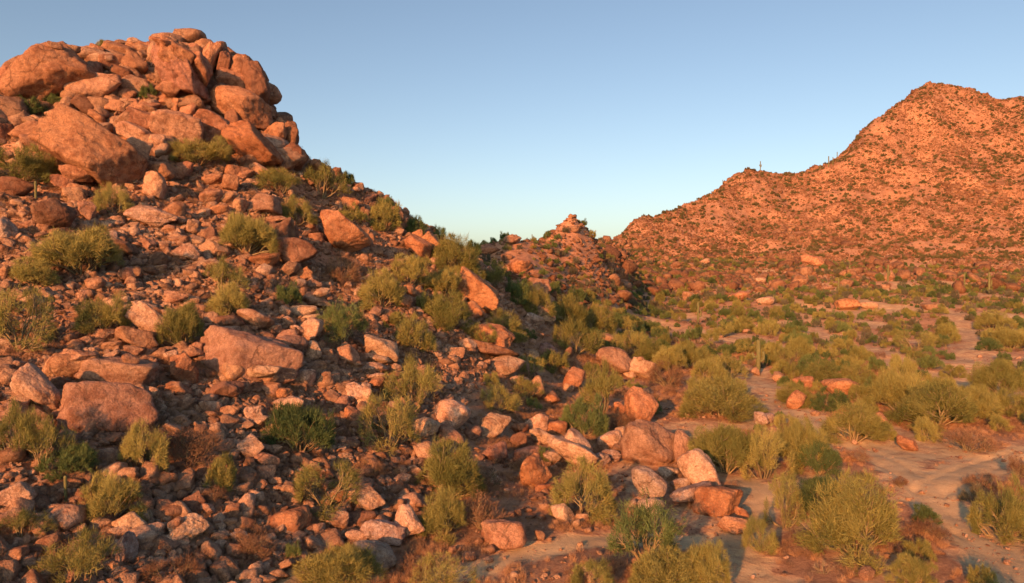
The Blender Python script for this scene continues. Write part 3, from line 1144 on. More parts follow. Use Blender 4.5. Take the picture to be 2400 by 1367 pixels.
x2, y2 = scatter(30000, 20, 66, -0.85, 0.35, lambda x, y: talus_density(x, y) + 0.10 * smooth(0.12, 0.0, sand_at(x, y)), 52, 10)
s2 = np.minimum(0.12 * (1 - rg0.random(len(x2))) ** (-0.6), 0.5)
x3, y3 = scatter(1500, 24, 160, -0.1, 0.75, lambda x, y: 0.5 * smooth(0.1, 0.3, fbm2(x, y, 12, 3, 41.0)), 53, 12)
s3 = np.minimum(0.12 * (1 - rg0.random(len(x3))) ** (-0.6), 0.9)
x5, y5 = scatter(5000, 24, 75, -0.35, 0.72, lambda x, y: 0.12 + 0.88 * smooth(0.0, 0.5, fbm2(x, y, 6, 3, 47.0)), 66, 6)   # grit on the open ground
s5 = np.minimum(0.05 * (1 - rg0.random(len(x5))) ** (-0.5), 0.3)
x4, y4 = scatter(260, 66, 96, -0.80, -0.29, lambda x, y: smooth(21, 26, ground_z(x, y)), 65, 40)   # broken rock filling the crag
s4 = 1.2 + 2.6 * rg0.random(len(x4)) ** 1.6
sets = [stone_set(x, y, s, 60 + k, 0.28) for k, (x, y, s) in enumerate(((x1, y1, s1), (x2, y2, s2), (x3, y3, s3), (x4, y4, s4), (x5, y5, s5)))]
pts, rot, sc = (np.concatenate([s[k] for s in sets]) for k in range(3))
stuff('loose_stones', 'loose tan stones and rubble strewn over the hillside', TAL, pts, rot, sc, rg0.integers(0, len(TAL), len(pts)))
# the remaining small boulders read off the photograph, past the first three hundred
rest = entries[LIMIT:]
if rest:
    pts = [e['C'] for e in rest]
    rot = [Matrix([[e['axes'][c][r] for c in range(3)] for r in range(3)]).to_euler()[:] for e in rest]
    stuff('small_rocks', 'small rocks lying between the larger boulders', TAL, pts, rot, [(e['W'] / 2, e['T'] / 2, e['H'] / 2) for e in rest], rg0.integers(0, len(TAL), len(rest)))
# stones on the far mountain and the low hill
far_dens = lambda x, y: smooth(0.03, 0.4, hill_at(x, y)) * smooth(-0.5, 0.4, fbm2(x, y, 30, 3, 71.0) + 0.15)
xf, yf = scatter(120000, 105, 690, -0.08, 0.70, far_dens, 54, 6)
sf = np.minimum(0.42 * (1 - rg0.random(len(xf))) ** (-0.40), 1.7)
sf = sf * (1 + 1.2 * smooth(0.3, 0.6, fbm2(xf, yf, 28, 3, 19.0)))          # broken ledges
xb, yb = scatter(5000, 150, 350, -0.05, 0.66, lambda x, y: smooth(0.0, 0.06, hill_at(x, y)) * (0.1 + 0.9 * smooth(-0.1, 0.3, fbm2(x, y, 18, 3, 45.0))), 55, 8)
sb = np.minimum(0.6 * (1 - rg0.random(len(xb))) ** (-0.5), 5.0)
fa, fb = stone_set(xf, yf, sf, 91, 0.25), stone_set(xb, yb, sb, 92, 0.2)
pts, rot, sc = (np.concatenate([fa[k], fb[k]]) for k in range(3))
stuff('mountain_stones', 'stones covering the far mountain and the low knolls', FARROCK, pts, rot, sc, rg0.integers(0, len(FARROCK), len(pts)))
# ---------------------------------------------------------------- shrubs: branching stems with sprays of fine twigs
def perp_frame(d):
    a = np.array([0, 0, 1.0]) if abs(d[2]) < 0.9 else np.array([1.0, 0, 0])
    u = np.cross(d, a); u /= np.linalg.norm(u)
    return u, np.cross(d, u)

def tilt_dir(rg, d, lo, hi):
    u, v = perp_frame(d)
    th, ph = rg.uniform(lo, hi), rg.uniform(0, 6.283)
    n_ = d * math.cos(th) + (u * math.cos(ph) + v * math.sin(ph)) * math.sin(th)
    return n_ / np.linalg.norm(n_)

def tube(V, Fq, p0, p1, r0, r1, k=3):
    d = p1 - p0; L = np.linalg.norm(d)
    if L < 1e-6: return
    u, v = perp_frame(d / L)
    b = len(V)
    for p, r in ((p0, r0), (p1, r1)):
        for j in range(k):
            a = 6.2832 * j / k
            V.append(p + (u * math.cos(a) + v * math.sin(a)) * r)
    for j in range(k):
        j2 = (j + 1) % k
        Fq.append((b + j, b + j2, b + k + j2)); Fq.append((b + j, b + k + j2, b + k + j))

def shrub_mesh(name, seed, stems, levels, blades, blade_len, blade_w, spread, mat, up=0.25, tube_levels=2, leafy=0.0):
    """unit shrub: height about 1, radius about 0.6; returns (trunk mesh, crown mesh)"""
    rg = np.random.default_rng(seed)
    V, Fq, tips, clump = [], [], [], []
    def grow(p, d, L, rad, lev, cl):
        q_ = p + d * L * rg.uniform(0.8, 1.2)
        d = d + np.array([0, 0, up * 0.35]); d /= np.linalg.norm(d)
        mid = (p + q_) / 2 + rg.normal(0, 0.04, 3) * L
        if lev < tube_levels:
            tube(V, Fq, p, mid, rad, rad * 0.8); tube(V, Fq, mid, q_, rad * 0.8, rad * 0.6)
        if lev >= levels:
            tips.append((q_, d, cl)); return
        for c in range(rg.integers(2, 5) if lev else rg.integers(3, 5)):
            nd = tilt_dir(rg, d, 0.25, 0.85)
            if nd[2] < -0.15: nd[2] *= -0.4; nd /= np.linalg.norm(nd)
            grow(p + (q_ - p) * rg.uniform(0.55, 1.0), nd, L * rg.uniform(0.58, 0.82), rad * 0.55, lev + 1, cl if lev else rg.random())
        if rg.random() < 0.6: tips.append((q_, d, cl))
    for s in range(stems):
        az, el = 6.283 * (s + rg.uniform(-0.35, 0.35)) / stems, rg.uniform(*spread)
        d = np.array([math.cos(az) * math.cos(el), math.sin(az) * math.cos(el), math.sin(el)])
        grow(np.array([0.05 * math.cos(az), 0.05 * math.sin(az), 0.0]), d, rg.uniform(0.26, 0.42), 0.026, 0, rg.random())
    P = np.array([t[0] for t in tips]); D = np.array([t[1] for t in tips]); CL = np.array([t[2] for t in tips])
    nb = len(P) * blades
    T = np.repeat(np.arange(len(P)), blades)
    dirs = D[T] + rg.normal(0, 0.55, (nb, 3)) + np.array([0, 0, up]); dirs /= np.linalg.norm(dirs, axis=1)[:, None]
    base = P[T] + rg.normal(0, blade_len * 0.38, (nb, 3)) - dirs * blade_len * 0.2
    ln = blade_len * rg.uniform(0.5, 1.4, nb)
    side = np.cross(dirs, rg.normal(size=(nb, 3))); side /= np.linalg.norm(side, axis=1)[:, None] + 1e-9
    w = (blade_w * rg.uniform(0.6, 1.4, nb))[:, None]
    env = np.sqrt((base[:, 0] ** 2 + base[:, 1] ** 2) / 0.62 ** 2 + (np.maximum(base[:, 2], 0) / 0.86) ** 2)   # rounded outline
    lim = 1.0 + 0.34 * fbm(base * 2.2 + seed, 3)
    base = base * np.where(env > lim, (lim / env) ** 0.85, 1.0)[:, None]
    base[:, 2] = np.maximum(base[:, 2], 0.02)
    tipp = base + dirs * ln[:, None]
    tipp[:, 2] = np.maximum(tipp[:, 2], 0.01)
    vv = np.stack([base - side * w, base + side * w, tipp], 1).reshape(-1, 3)
    ff = np.arange(nb * 3).reshape(-1, 3)
    cl = np.clip(CL[T] * 0.7 + rg.random(nb) * 0.3, 0, 1)
    if len(V):
        tv = np.array(V)
    else:
        tv, Fq = np.array([[0, 0, 0], [.01, 0, 0], [0, 0, .02]]), [(0, 1, 2)]
    s = 1.0 / np.percentile(vv[:, 2], 99.0)
    vv = vv * s; tv = tv * s
    rad = np.percentile(np.hypot(vv[:, 0], vv[:, 1]), 97)
    k = np.array([0.6 / rad, 0.6 / rad, 1])
    vv = vv * k; tv = tv * k
    crown = mesh_from('crown', vv, ff, mat, False, {'clump': ('FACE', cl)})
    trunk = mesh_from('trunk', tv, np.array(Fq), M_BARK, True)
    return trunk, crown

PALO = [shrub_mesh('p', 10 + k, st, 3, bl, 0.105, 0.0036, sp, M_PALO, up, 3) for k, (st, bl, sp, up) in enumerate((
    (11, 30, (0.08, 1.4), 0.15), (12, 34, (0.05, 1.35), 0.05), (7, 20, (0.35, 1.3), 0.20), (9, 24, (0.2, 1.2), -0.05),
    (13, 30, (0.02, 1.4), 0.10), (6, 18, (0.45, 1.35), 0.10), (10, 38, (0.1, 1.4), 0.25), (8, 15, (0.15, 1.2), 0.0)))]
CREO = [shrub_mesh('c', 40 + k, st, 3, bl, 0.085, 0.0042, sp, M_CREO, up, 3) for k, (st, bl, sp, up) in enumerate((
    (11, 27, (0.15, 1.4), 0.2), (14, 26, (0.3, 1.45), 0.3), (8, 18, (0.4, 1.4), 0.1), (12, 30, (0.05, 1.3), 0.0)))]
PALO_MID = [shrub_mesh('pm', 70 + k, st, 2, bl, 0.125, 0.0070, sp, M_PALO, up, 2) for k, (st, bl, sp, up) in enumerate((
    (11, 40, (0.08, 1.4), 0.15), (13, 44, (0.02, 1.35), 0.0), (7, 34, (0.35, 1.3), 0.2), (10, 30, (0.1, 1.1), -0.05), (12, 36, (0.05, 1.4), 0.1), (8, 26, (0.3, 1.3), 0.1)))]
CREO_MID = [shrub_mesh('cm', 80 + k, st, 2, bl, 0.11, 0.0075, sp, M_CREO, up, 2) for k, (st, bl, sp, up) in enumerate((
    (11, 34, (0.12, 1.4), 0.2), (14, 30, (0.3, 1.4), 0.3), (9, 26, (0.1, 1.2), 0.0), (12, 36, (0.05, 1.4), 0.1)))]
BURSAGE = [shrub_mesh('bs', 150 + k, 12, 1, 60, 0.14, 0.009, (0.1, 1.3), M_BURSAGE, 0.05, 1) for k in range(4)]
DRY = [shrub_mesh('d', 90 + k, 11, 3, 6, 0.16, 0.0045, (0.25, 1.4), M_DRY, 0.15, 3) for k in range(4)]
BARE = [shrub_mesh('b', 95 + k, 5, 3, 1, 0.16, 0.006, (0.2, 1.0), M_PALE, 0.05, 4) for k in range(2)]
FAR_P = [shrub_mesh('f', 110 + k, 6, 1, 22, 0.24, 0.040, (0.2, 1.4), M_PALO, 0.1, 0) for k in range(5)]
FAR_C = [shrub_mesh('f', 120 + k, 6, 1, 22, 0.22, 0.040, (0.2, 1.4), M_CREO, 0.1, 0) for k in range(4)]
FAR_S = [shrub_mesh('f', 125 + k, 6, 1, 22, 0.22, 0.040, (0.2, 1.4), M_FARSCRUB, 0.1, 0) for k in range(5)]
GRASS = [shrub_mesh('g', 130 + k, 9, 0, 14, 0.55, 0.012, (0.7, 1.5), M_GRASS, 0.6, 0) for k in range(4)]
TWIGS = [shrub_mesh('t', 140 + k, 8, 1, 9, 0.25, 0.010, (0.2, 1.4), M_DRY, 0.15, 0) for k in range(4)]

# "x, base row, width, height, kind" in photograph pixels; kinds P palo verde, C dark creosote, D dry brown, B bare bleached branches
SHRUBS = """
470,386,138,66 P|wide yellow-green bush hanging in front of the pale orange boulder on the crag
240,112,32,26 P|little bush on the skyline top of the summit crag
65,272,72,48 C|bush growing on the sunlit shoulder below the giant bulging block
128,248,44,28 C
152,232,56,24 C
345,232,40,36 C
425,216,30,20 C|dark bush in a hollow of the huge smooth dark slab
48,428,140,92 P|feathery bush with a grey trunk at the sunlit edge under the crag
265,500,84,72 P
580,595,122,98 P|yellow-green bush beside the dark split boulder on the slope
695,525,86,68 P
655,455,100,62 P
755,462,110,86 P|tangled bush with bare twisting stems below the crag end
640,432,70,40 P
190,640,180,110 P|wide spreading bush on the sunlit middle slope
75,668,110,66 P|low dark bush joined to the wide spreading bush
525,690,100,92 P
535,742,92,80 P
45,815,160,150 P|tall hazy bush with dense twigs at the lower edge of the sunlit slope
245,775,120,88 P
425,815,100,108 P|feathery bush growing across the long pale tilted slab
900,540,74,74 P
825,524,66,50 P
815,434,34,32 C|small dark bush standing against the sky below the crag
905,486,42,24 C
972,550,54,44 C|dark spiky bush against the sky above the tangled bushes
1030,566,40,38 C
1108,600,38,38 C
1065,632,110,86 P|tall sunlit bush on the spur crest
960,668,110,74 P
893,720,110,92 P|dense bush on the upper spur above the yellow-green bush
1098,660,72,56 P
1155,672,64,66 P
1040,690,84,66 P
800,806,112,104 C|vivid green steep bush beside the smooth loaf-shaped stone
1045,776,120,96 P
970,822,104,84 P
800,660,96,64 D|brown leafless thicket below the largest boulder on the middle slope
675,716,64,54 C
1180,800,104,76 P
972,958,142,128 P|loose olive bush with pale stems above the pale round boulder
912,1050,150,132 P|thick olive bush beside the pale boulder half hidden
705,1062,152,122 C|steep bright green bush in the middle of the talus
762,1190,166,112 P|wide olive bush above the solitary low dome of rock
1052,1160,152,136 P|sprawling bush with white twisted stems between round boulders
1040,1255,112,112 P
1170,962,92,62 P
800,1375,180,96 P|pale yellow bush at the lower trail
1030,1375,150,70 P
688,1316,48,46 C
1130,1240,130,90 D|reddish dry brush above the solitary cracked dome
340,1100,104,118 P|olive bush beside the broad brown bedrock ledge
100,1100,130,130 P|tall hazy bush in front of the bedrock ledge
40,1070,120,140 P
165,1120,112,76 C|dark green bush at the foot of the tall hazy bush
258,1220,150,112 P|round olive bush beside the lumpy pale boulder
520,1146,72,84 P
450,1085,132,84 D|red-brown thorny thicket between two olive bushes
55,1260,112,72 P
190,1367,182,124 P|broad bush at the lower sunlit corner of the hillside
400,1360,150,62 D
590,1300,100,50 D
500,1180,70,40 D
1412,970,100,132 P|upright bright bush between the rounded boulders of the spur foot
1372,1018,112,92 C|dark round bush beside the upright bright bush
1368,1210,152,136 P|big olive bush before the oblong boulders
1515,1325,172,160 C|tall bush half in shade beside the foot trail
1558,1385,162,98 P
1650,1378,122,106 P|bright yellow bush at the bottom trail bend
1388,1378,104,66 P
1690,975,192,92 P|long bank of olive bushes below the saguaro
1700,1108,150,120 P|bushy palo verde behind the huge split dome
1790,1122,120,132 P
1350,828,112,84 P
1562,905,92,66 D
1240,880,72,52 P
1295,870,70,50 P
1247,958,42,28 C
1842,1235,92,134 P|slim upright bush beside the biggest foreground bush
2002,1300,212,196 P|biggest foreground bush, a broad yellow-green dome
1930,1210,120,90 C|blue-green bush in shade behind the biggest foreground bush
1780,1292,82,84 P
2152,1312,72,44 P|small orange-tipped bush on bare ground
2138,1375,102,72 P
2352,1258,124,134 P|leafy bush beside the lit trail edge
2305,1380,62,54 P
1872,1095,122,110 P
1922,1112,104,76 C
2002,1034,142,96 P|dense umbrella-shaped bush on the valley flat
2072,1030,54,44 P
2105,962,132,96 P
2192,1000,184,112 P|large clump of bushes beyond the umbrella-shaped bush
2132,915,112,92 P
2280,985,110,80 P
2340,935,124,112 P|tall rounded bush standing alone beside a far wash
2172,1030,62,52 P
2270,1056,122,52 D|low brown dead brush on the sand
2310,1140,92,36 D|dark flattened dead shrub on the bare trail ground
2190,1262,86,46 D
2110,1142,40,26 D
2385,1118,60,60 D
2010,1080,60,34 D
1862,948,110,60 P
1950,960,90,50 C
1640,925,70,50 P
1430,838,90,70 P
1484,826,80,64 P
1400,785,90,80 P
1330,770,90,84 P
1252,740,90,80 P
1210,712,70,60 C
1522,852,84,70 P
1572,872,90,76 P
1624,866,84,72 P
1664,905,96,80 P
1704,890,96,84 P
1722,930,80,50 P
1840,884,70,50 P
1852,866,90,66 P
1902,878,84,56 C
1872,838,70,60 P
1810,850,70,58 P
1930,905,110,70 P
2010,900,90,66 P
2060,935,80,60 C
1990,870,60,44 P
2380,970,90,70 P
2235,885,60,36 P
2145,822,110,56 P
2215,800,70,50 P
2370,820,100,64 P
2330,770,90,52 P
1690,790,70,44 P
1740,780,66,46 P
1800,785,60,44 P
1600,845,60,44 P
1545,800,50,40 C
1460,760,80,34 C
1520,775,70,30 C
1290,690,50,36 C
1350,705,50,34 C
1150,1140,70,50 B|bare bleached branches tangled between a boulder and the reddish brush
1930,1345,60,34 B|broken red-brown dead branches on dark ground
1000,1345,40,30 D
860,1110,80,40 D
1460,1010,60,50 D
930,770,60,40 P
1120,800,80,50 P
1010,740,70,60 P
"""
def shrub_item(x, y, w, h, kind, label=None, P=None):
    return dict(x=x, y=y, w=w, h=h, kind=kind, label=label, P=P)
items = []
for line in SHRUBS.strip().splitlines():
    spec, _, lab = line.partition('|')
    a, _, kind = spec.strip().rpartition(' ')
    x, y, w, h = (float(t) for t in a.split(','))
    P, above = hit(x, min(y, 1440))
    fw = project(np.array(P))[2]
    it = shrub_item(x, y, w, h, kind, lab.strip() or None, np.array([P[0], P[1], float(ground_z(P[0], P[1]))]))
    it['W'], it['H'] = w * fw / F, h * fw / F
    if x > 1400 and y < 960 and kind in 'PC': it['H'] *= 0.86; it['W'] *= 0.90
    if kind in 'PC': it['H'] = it['H'] * 0.96 + 0.05; it['W'] *= 1.05
    items.append(it)

# shrubs of the valley and the bare gaps of the hill, spread by density and kept off the trails and each other
rgp = np.random.default_rng(404)
hand = np.array([i['P'][:2] for i in items]); hand_r = np.array([i['W'] * 0.5 for i in items])
def valley_density(x, y):
    d = 0.25 + 0.75 * smooth(-0.2, 0.25, fbm2(x, y, 16, 3, 61.0))
    h = hill_at(x, y)
    r_ = np.hypot(x, y)
    d = d * np.where((np.arctan2(x, y) < math.atan(560 / F)) & (r_ < 100), 0.10, 1.0) * np.where(r_ < 58, 0.15, 1.0) * (1 - 0.25 * smooth(190, 280, r_))
    return d * (1 - smooth(0.3, 0.55, sand_at(x, y))) * (1 - 0.86 * smooth(0.35, 0.8, h) * (np.hypot(x, y) < 112) - 0.2 * smooth(0.35, 0.8, h) * (np.hypot(x, y) >= 112))
xs, ys = scatter(13000, 40, 345, -0.30, 0.70, valley_density, 88, 3)
acc = []
cell = {}
for x, y in zip(xs, ys):
    r = math.hypot(x, y)
    h_ = float(hill_at(np.array([x]), np.array([y]))[0])
    H_ = (0.5 + 1.8 * rgp.random() ** 1.8) * (0.75 if h_ > 0.4 else 1.0)
    if r < 110: H_ = min(H_, 1.8)
    W_ = H_ * rgp.uniform(1.1, 1.8)
    if np.any(np.hypot(hand[:, 0] - x, hand[:, 1] - y) < hand_r + W_ * 0.35): continue
    ok, cx, cy = True, int(x // 4), int(y // 4)
    for i in (-1, 0, 1):
        for j in (-1, 0, 1):
            for (a, b, w_) in cell.get((cx + i, cy + j), ()):
                if math.hypot(a - x, b - y) < 0.38 * (w_ + W_): ok = False; break
    if not ok: continue
    if sand_at(x, y) > 0.5 and H_ > 1.0: continue
    cell.setdefault((cx, cy), []).append((x, y, W_))
    z = float(ground_z(x, y))
    px, py, fw = project(np.array([x, y, z]))
    if not (-40 < px < 2440 and py < 1400): continue
    if abs(px - 1777) < 34 and 872 < py < 960: continue
    kind = 'P' if rgp.random() < 0.62 else 'C'
    if H_ < 1.1: kind = rgp.choice(['P', 'C', 'D', 'S', 'S'])
    acc.append(dict(x=float(px), y=float(py), w=W_ * F / float(fw), h=H_ * F / float(fw), kind=kind, label=None, P=np.array([x, y, z]), W=W_, H=H_))
print('valley shrubs', len(acc))
# which of them the picture shows: not behind the ground or a boulder
def seen(it):
    c = it['P'] + np.array([0, 0, it['H'] * 0.75])
    az, r = math.atan2(c[0], c[1]), math.hypot(c[0], c[1])
    s = (c[2] - CAM_H) / r
    S = col_lerp(az, GS)
    return S[(GR[0] > 8) & (GR[0] < r * 0.97)].max() < s
vis = [it for it in acc if seen(it)]
hid = [it for it in acc if not seen(it)]
vis.sort(key=lambda it: -it['w'] * it['h'])
green_n = sum(i['kind'] in 'PCS' for i in items); dry_n = sum(i['kind'] == 'D' for i in items)
extra, leftover = [], list(hid)
for it in vis:
    if it['kind'] in 'PCS' and green_n < 300 and it['w'] > 17: green_n += 1; extra.append(it)
    elif it['kind'] == 'D' and dry_n < 60 and it['w'] > 20: dry_n += 1; extra.append(it)
    else: leftover.append(it)
items += extra
print('individual shrubs', len(items), 'as stuff', len(leftover))

NAMES = {'S': ('bursage', 'shrub'), 'P': ('palo_verde', 'shrub'), 'C': ('creosote_bush', 'shrub'), 'D': ('dry_bush', 'dry bush'), 'B': ('dead_branches', 'branch')}
GROUPS = {'S': 'green desert shrubs on the hill and valley', 'P': 'green desert shrubs on the hill and valley', 'C': 'green desert shrubs on the hill and valley', 'D': 'dry brown bushes on open ground', 'B': 'dead branches on the ground'}
prs = random.Random(31)
for it in items:
    k = it['kind']; px1024 = it['w'] * 1024 / 2400
    if k == 'P': protos = PALO if it['w'] > 75 else PALO_MID
    elif k == 'C': protos = CREO if it['w'] > 75 else CREO_MID
    elif k == 'D': protos = DRY
    elif k == 'S': protos = BURSAGE
    else: protos = BARE
    if it['w'] < 24 and k in 'PC': protos = FAR_P if k == 'P' else FAR_C
    trunk, crown = prs.choice(protos)
    W_, H_ = it['W'], it['H']
    sc = Vector((W_ / 1.16 * prs.uniform(0.94, 1.06), W_ / 1.16 * prs.uniform(0.94, 1.06), H_))
    yaw = prs.uniform(0, 6.283)
    loc = Vector(it['P']) - Vector((0, 0, 0.05 * H_))
    nm, cat = NAMES[k]
    if px1024 < 15:
        root = link(nm, crown, cat=cat, group=GROUPS[k])
        root.location, root.rotation_euler, root.scale = loc, (0, 0, yaw), sc
    else:
        root = link(nm, None, cat=cat, group=GROUPS[k])
        root.location, root.rotation_euler, root.scale = loc, (0, 0, yaw), sc
        root.empty_display_size = 0.2
        a = link('trunk', trunk, root)
        b = link('crown' if k in 'PCS' else 'twigs', crown, root)
    it['obj'] = root

def plant_set(P, W_, H_, seed):
    rg = np.random.default_rng(seed); n_ = len(W_)
    return np.asarray(P), np.stack([rg.normal(0, 0.05, n_), rg.normal(0, 0.05, n_), rg.uniform(0, 6.28, n_)], -1), np.stack([W_ / 1.16, W_ / 1.16, H_], -1)
def plant_stuff(name, label, meshes, x, y, H_, ratio, seed):
    P = np.stack([x, y, ground_z(x, y) - 0.04 * H_], -1)
    a = plant_set(P, H_ * ratio, H_, seed)
    stuff(name, label, meshes, *a, np.random.default_rng(seed + 1).integers(0, len(meshes), len(x)))
# small or hidden shrubs past the first three hundred
lx = np.array([i['P'][0] for i in leftover]); ly = np.array([i['P'][1] for i in leftover]); lh = np.array([i['H'] for i in leftover])
plant_stuff('scrub', 'small green desert scrub spread over the valley floor', [t[1] for t in PALO_MID[:3] + CREO_MID[:2] + BURSAGE[:3]] , lx, ly, lh, 1.3, 500)
# shrubs on the mountain and the low hill
mx_, my_ = scatter(10000, 115, 690, -0.08, 0.70, lambda x, y: smooth(0.03, 0.4, hill_at(x, y)) * np.where(np.hypot(x, y) < 230, 0.10, 1.0) * (0.38 + 0.62 * smooth(-0.15, 0.4, fbm2(x, y, 24, 4, 81.0))), 57, 8)
mh_ = 0.6 + 1.3 * np.random.default_rng(5).random(len(mx_)) ** 1.8
plant_stuff('mountain_scrub', 'dark green scrub dotting the far mountain slope', [t[1] for t in FAR_S], mx_, my_, mh_, 1.5, 510)
# shrubs below and behind the viewpoint
bx, by = scatter(160, 5, 75, -math.pi, math.pi, lambda x, y: (1 - smooth(0.3, 0.5, sand_at(x, y))) * np.where((y > 0) & (np.abs(np.arctan2(x, y)) < 0.62) & (np.hypot(x, y) > 24.5), 0, 1) * np.where(x < -3 + 0.5 * (y - 20), 0.0, 1) * (0.3 + 0.7 * smooth(-0.2, 0.3, fbm2(x, y, 12, 2, 66.0))), 58, 8)
bh = 0.8 + 1.8 * np.random.default_rng(6).random(len(bx)) ** 1.3
plant_stuff('thicket', 'olive desert shrubs on the flat below the viewpoint', [t[1] for t in PALO_MID], bx, by, bh, 1.25, 520)
# dry grass and brown twigs on the soil
gd = lambda x, y: (1 - smooth(0.2, 0.5, sand_at(x, y))) * (0.15 + 0.85 * smooth(-0.15, 0.3, fbm2(x, y, 5, 3, 91.0)))
hx, hy = scatter(30000, 20, 110, -0.75, 0.68, gd, 59, 6)
plant_stuff('dry_grass', 'short dry tan grass tufts between the stones', [t[1] for t in GRASS], hx, hy, 0.12 + 0.30 * np.random.default_rng(7).random(len(hx)), 1.3, 530)
wx, wy = scatter(9000, 20, 110, -0.75, 0.68, gd, 63, 6)
plant_stuff('low_brush', 'low reddish brown brush and twigs on the soil', [t[1] for t in TWIGS], wx, wy, 0.15 + 0.45 * np.random.default_rng(8).random(len(wx)) ** 1.5, 1.5, 540)
wx, wy = scatter(5000, 90, 330, -0.3, 0.68, lambda x, y: gd(x, y) * (1 - 0.6 * hill_at(x, y)), 64, 6)
plant_stuff('far_brush', 'low brown brush over the valley floor', [t[1] for t in TWIGS], wx, wy, 0.3 + 0.5 * np.random.default_rng(9).random(len(wx)), 2.0, 550)

# ---------------------------------------------------------------- saguaros
def column_mesh(pts, rad, ribs=12, seg=40):
    """fluted cactus column along a polyline, rounded top"""
    pts = np.array(pts, float)
    L = np.concatenate([[0], np.cumsum(np.linalg.norm(np.diff(pts, axis=0), axis=1))])
    t = np.concatenate([np.linspace(0, L[-1] - rad * 1.2, seg - 8), L[-1] - rad * 1.2 * (1 - np.sin(np.linspace(0.15, 1.571, 8)))])
    C = np.stack([np.interp(t, L, pts[:, k]) for k in range(3)], -1)
    for _ in range(3): C[1:-1] = (C[:-2] + C[1:-1] * 2 + C[2:]) / 4
    k = ribs * 4
    V, Fq = [], []
    for i, c in enumerate(C):
        d = C[min(i + 1, len(C) - 1)] - C[max(i - 1, 0)]; d /= np.linalg.norm(d) + 1e-9
        u = np.cross(d, [0.02, 1, 0.01]); u /= np.linalg.norm(u); v = np.cross(d, u)
        rr = rad * (1.0 if t[i] < L[-1] - rad * 1.2 else math.sqrt(max(0.0, 1 - ((t[i] - L[-1] + rad * 1.2) / (rad * 1.2)) ** 2)))
        rr = rr * (0.86 + 0.14 * min(1, t[i] / (L[-1] * 0.35)))
        for j in range(k):
            a = 6.28319 * j / k
            r = max(rr, 0.005) * (1 + 0.10 * math.cos(ribs * a))
            V.append(c + (u * math.cos(a) + v * math.sin(a)) * r)
    for i in range(len(C) - 1):
        for j in range(k):
            a, b = i * k + j, i * k + (j + 1) % k
            Fq.append((a, b, b + k, a + k))
    return mesh_from('stem', V, Fq, M_CACTUS)
# stems and arms for a cactus one metre tall
SAG_STEM = column_mesh([(0, 0, 0), (0.004, 0, 0.5), (0, 0.004, 1)], 0.052, 11, 30)
SAG_ARMS = [column_mesh([(0.03, 0, h0), (0.12, 0, h0 + 0.005), (0.15, 0, h0 + 0.05), (0.15, 0, h0 + ln)], 0.038, 9, 26) for h0, ln in ((0.42, 0.26), (0.52, 0.13), (0.36, 0.34))]
SAG_LAND = []
SAGUAROS = """
1777,878,82,3|tall saguaro with short arms on both sides rising from valley bushes
1782,401,22,0|armed saguaro silhouetted on the shoulder peak of the mountain
1280,562,20,0|saguaro spike on the shaded crest beside the sharp knoll
1247,566,16,0|shorter saguaro spike on the shaded crest nearer the squat orange crest rocks
1555,520,16,0|small saguaro on the low mountain skyline above the gap
1942,392,26,0|tallest of the saguaros lining the steep mountain skyline
1952,388,20,0|saguaro close behind the tallest one on the steep mountain skyline
1962,376,20,0|upper saguaro on the steep mountain skyline
1922,400,14,0|lowest saguaro on the steep mountain skyline
1694,434,12,0|tiny saguaro on the mountain skyline below the shoulder peak
84,472,48,0|slim saguaro in front of the feathery bush under the crag
154,1176,62,0|stout saguaro column above the large pale cut-faced boulder
1636,765,58,1|leaning saguaro among bushes in the middle valley
1991,648,30,0|saguaro at the mountain foot nearest the dark slope ridge
2081,660,40,1|saguaro at the mountain foot among pale rocks
2318,690,52,1|tall saguaro at the mountain foot above the far wash
2260,680,40,0|saguaro at the mountain foot beside low bushes
1965,690,38,0|saguaro on the upper valley floor below the mountain foot
"""
for line in SAGUAROS.strip().splitlines():
    spec, _, lab = line.partition('|')
    x, y, h, arms = (float(t) for t in spec.split(','))
    P, above = hit(x, y)
    fw = float(project(np.array(P))[2])
    H_ = h * fw / F
    SAG_LAND.append((x, y, h, lab.strip()))
    root = link('saguaro', None, label=lab.strip(), cat='cactus', group='saguaro cacti')
    root.location = (P[0], P[1], float(ground_z(P[0], P[1])) - 0.05 * H_)
    if above: root.location.z = P[2]
    thin = 0.8 if H_ > 5 else 1.05
    root.scale = (H_ * thin, H_ * thin, H_ * 1.05)
    link('stem', SAG_STEM, root)
    angs = [0.15, 3.2, 1.2][:int(arms)]
    if x == 1782: angs = [0.3, 3.5]
    for k, a in enumerate(angs):
        o = link('arm', SAG_ARMS[k], root); o.rotation_euler = (0, 0, a)
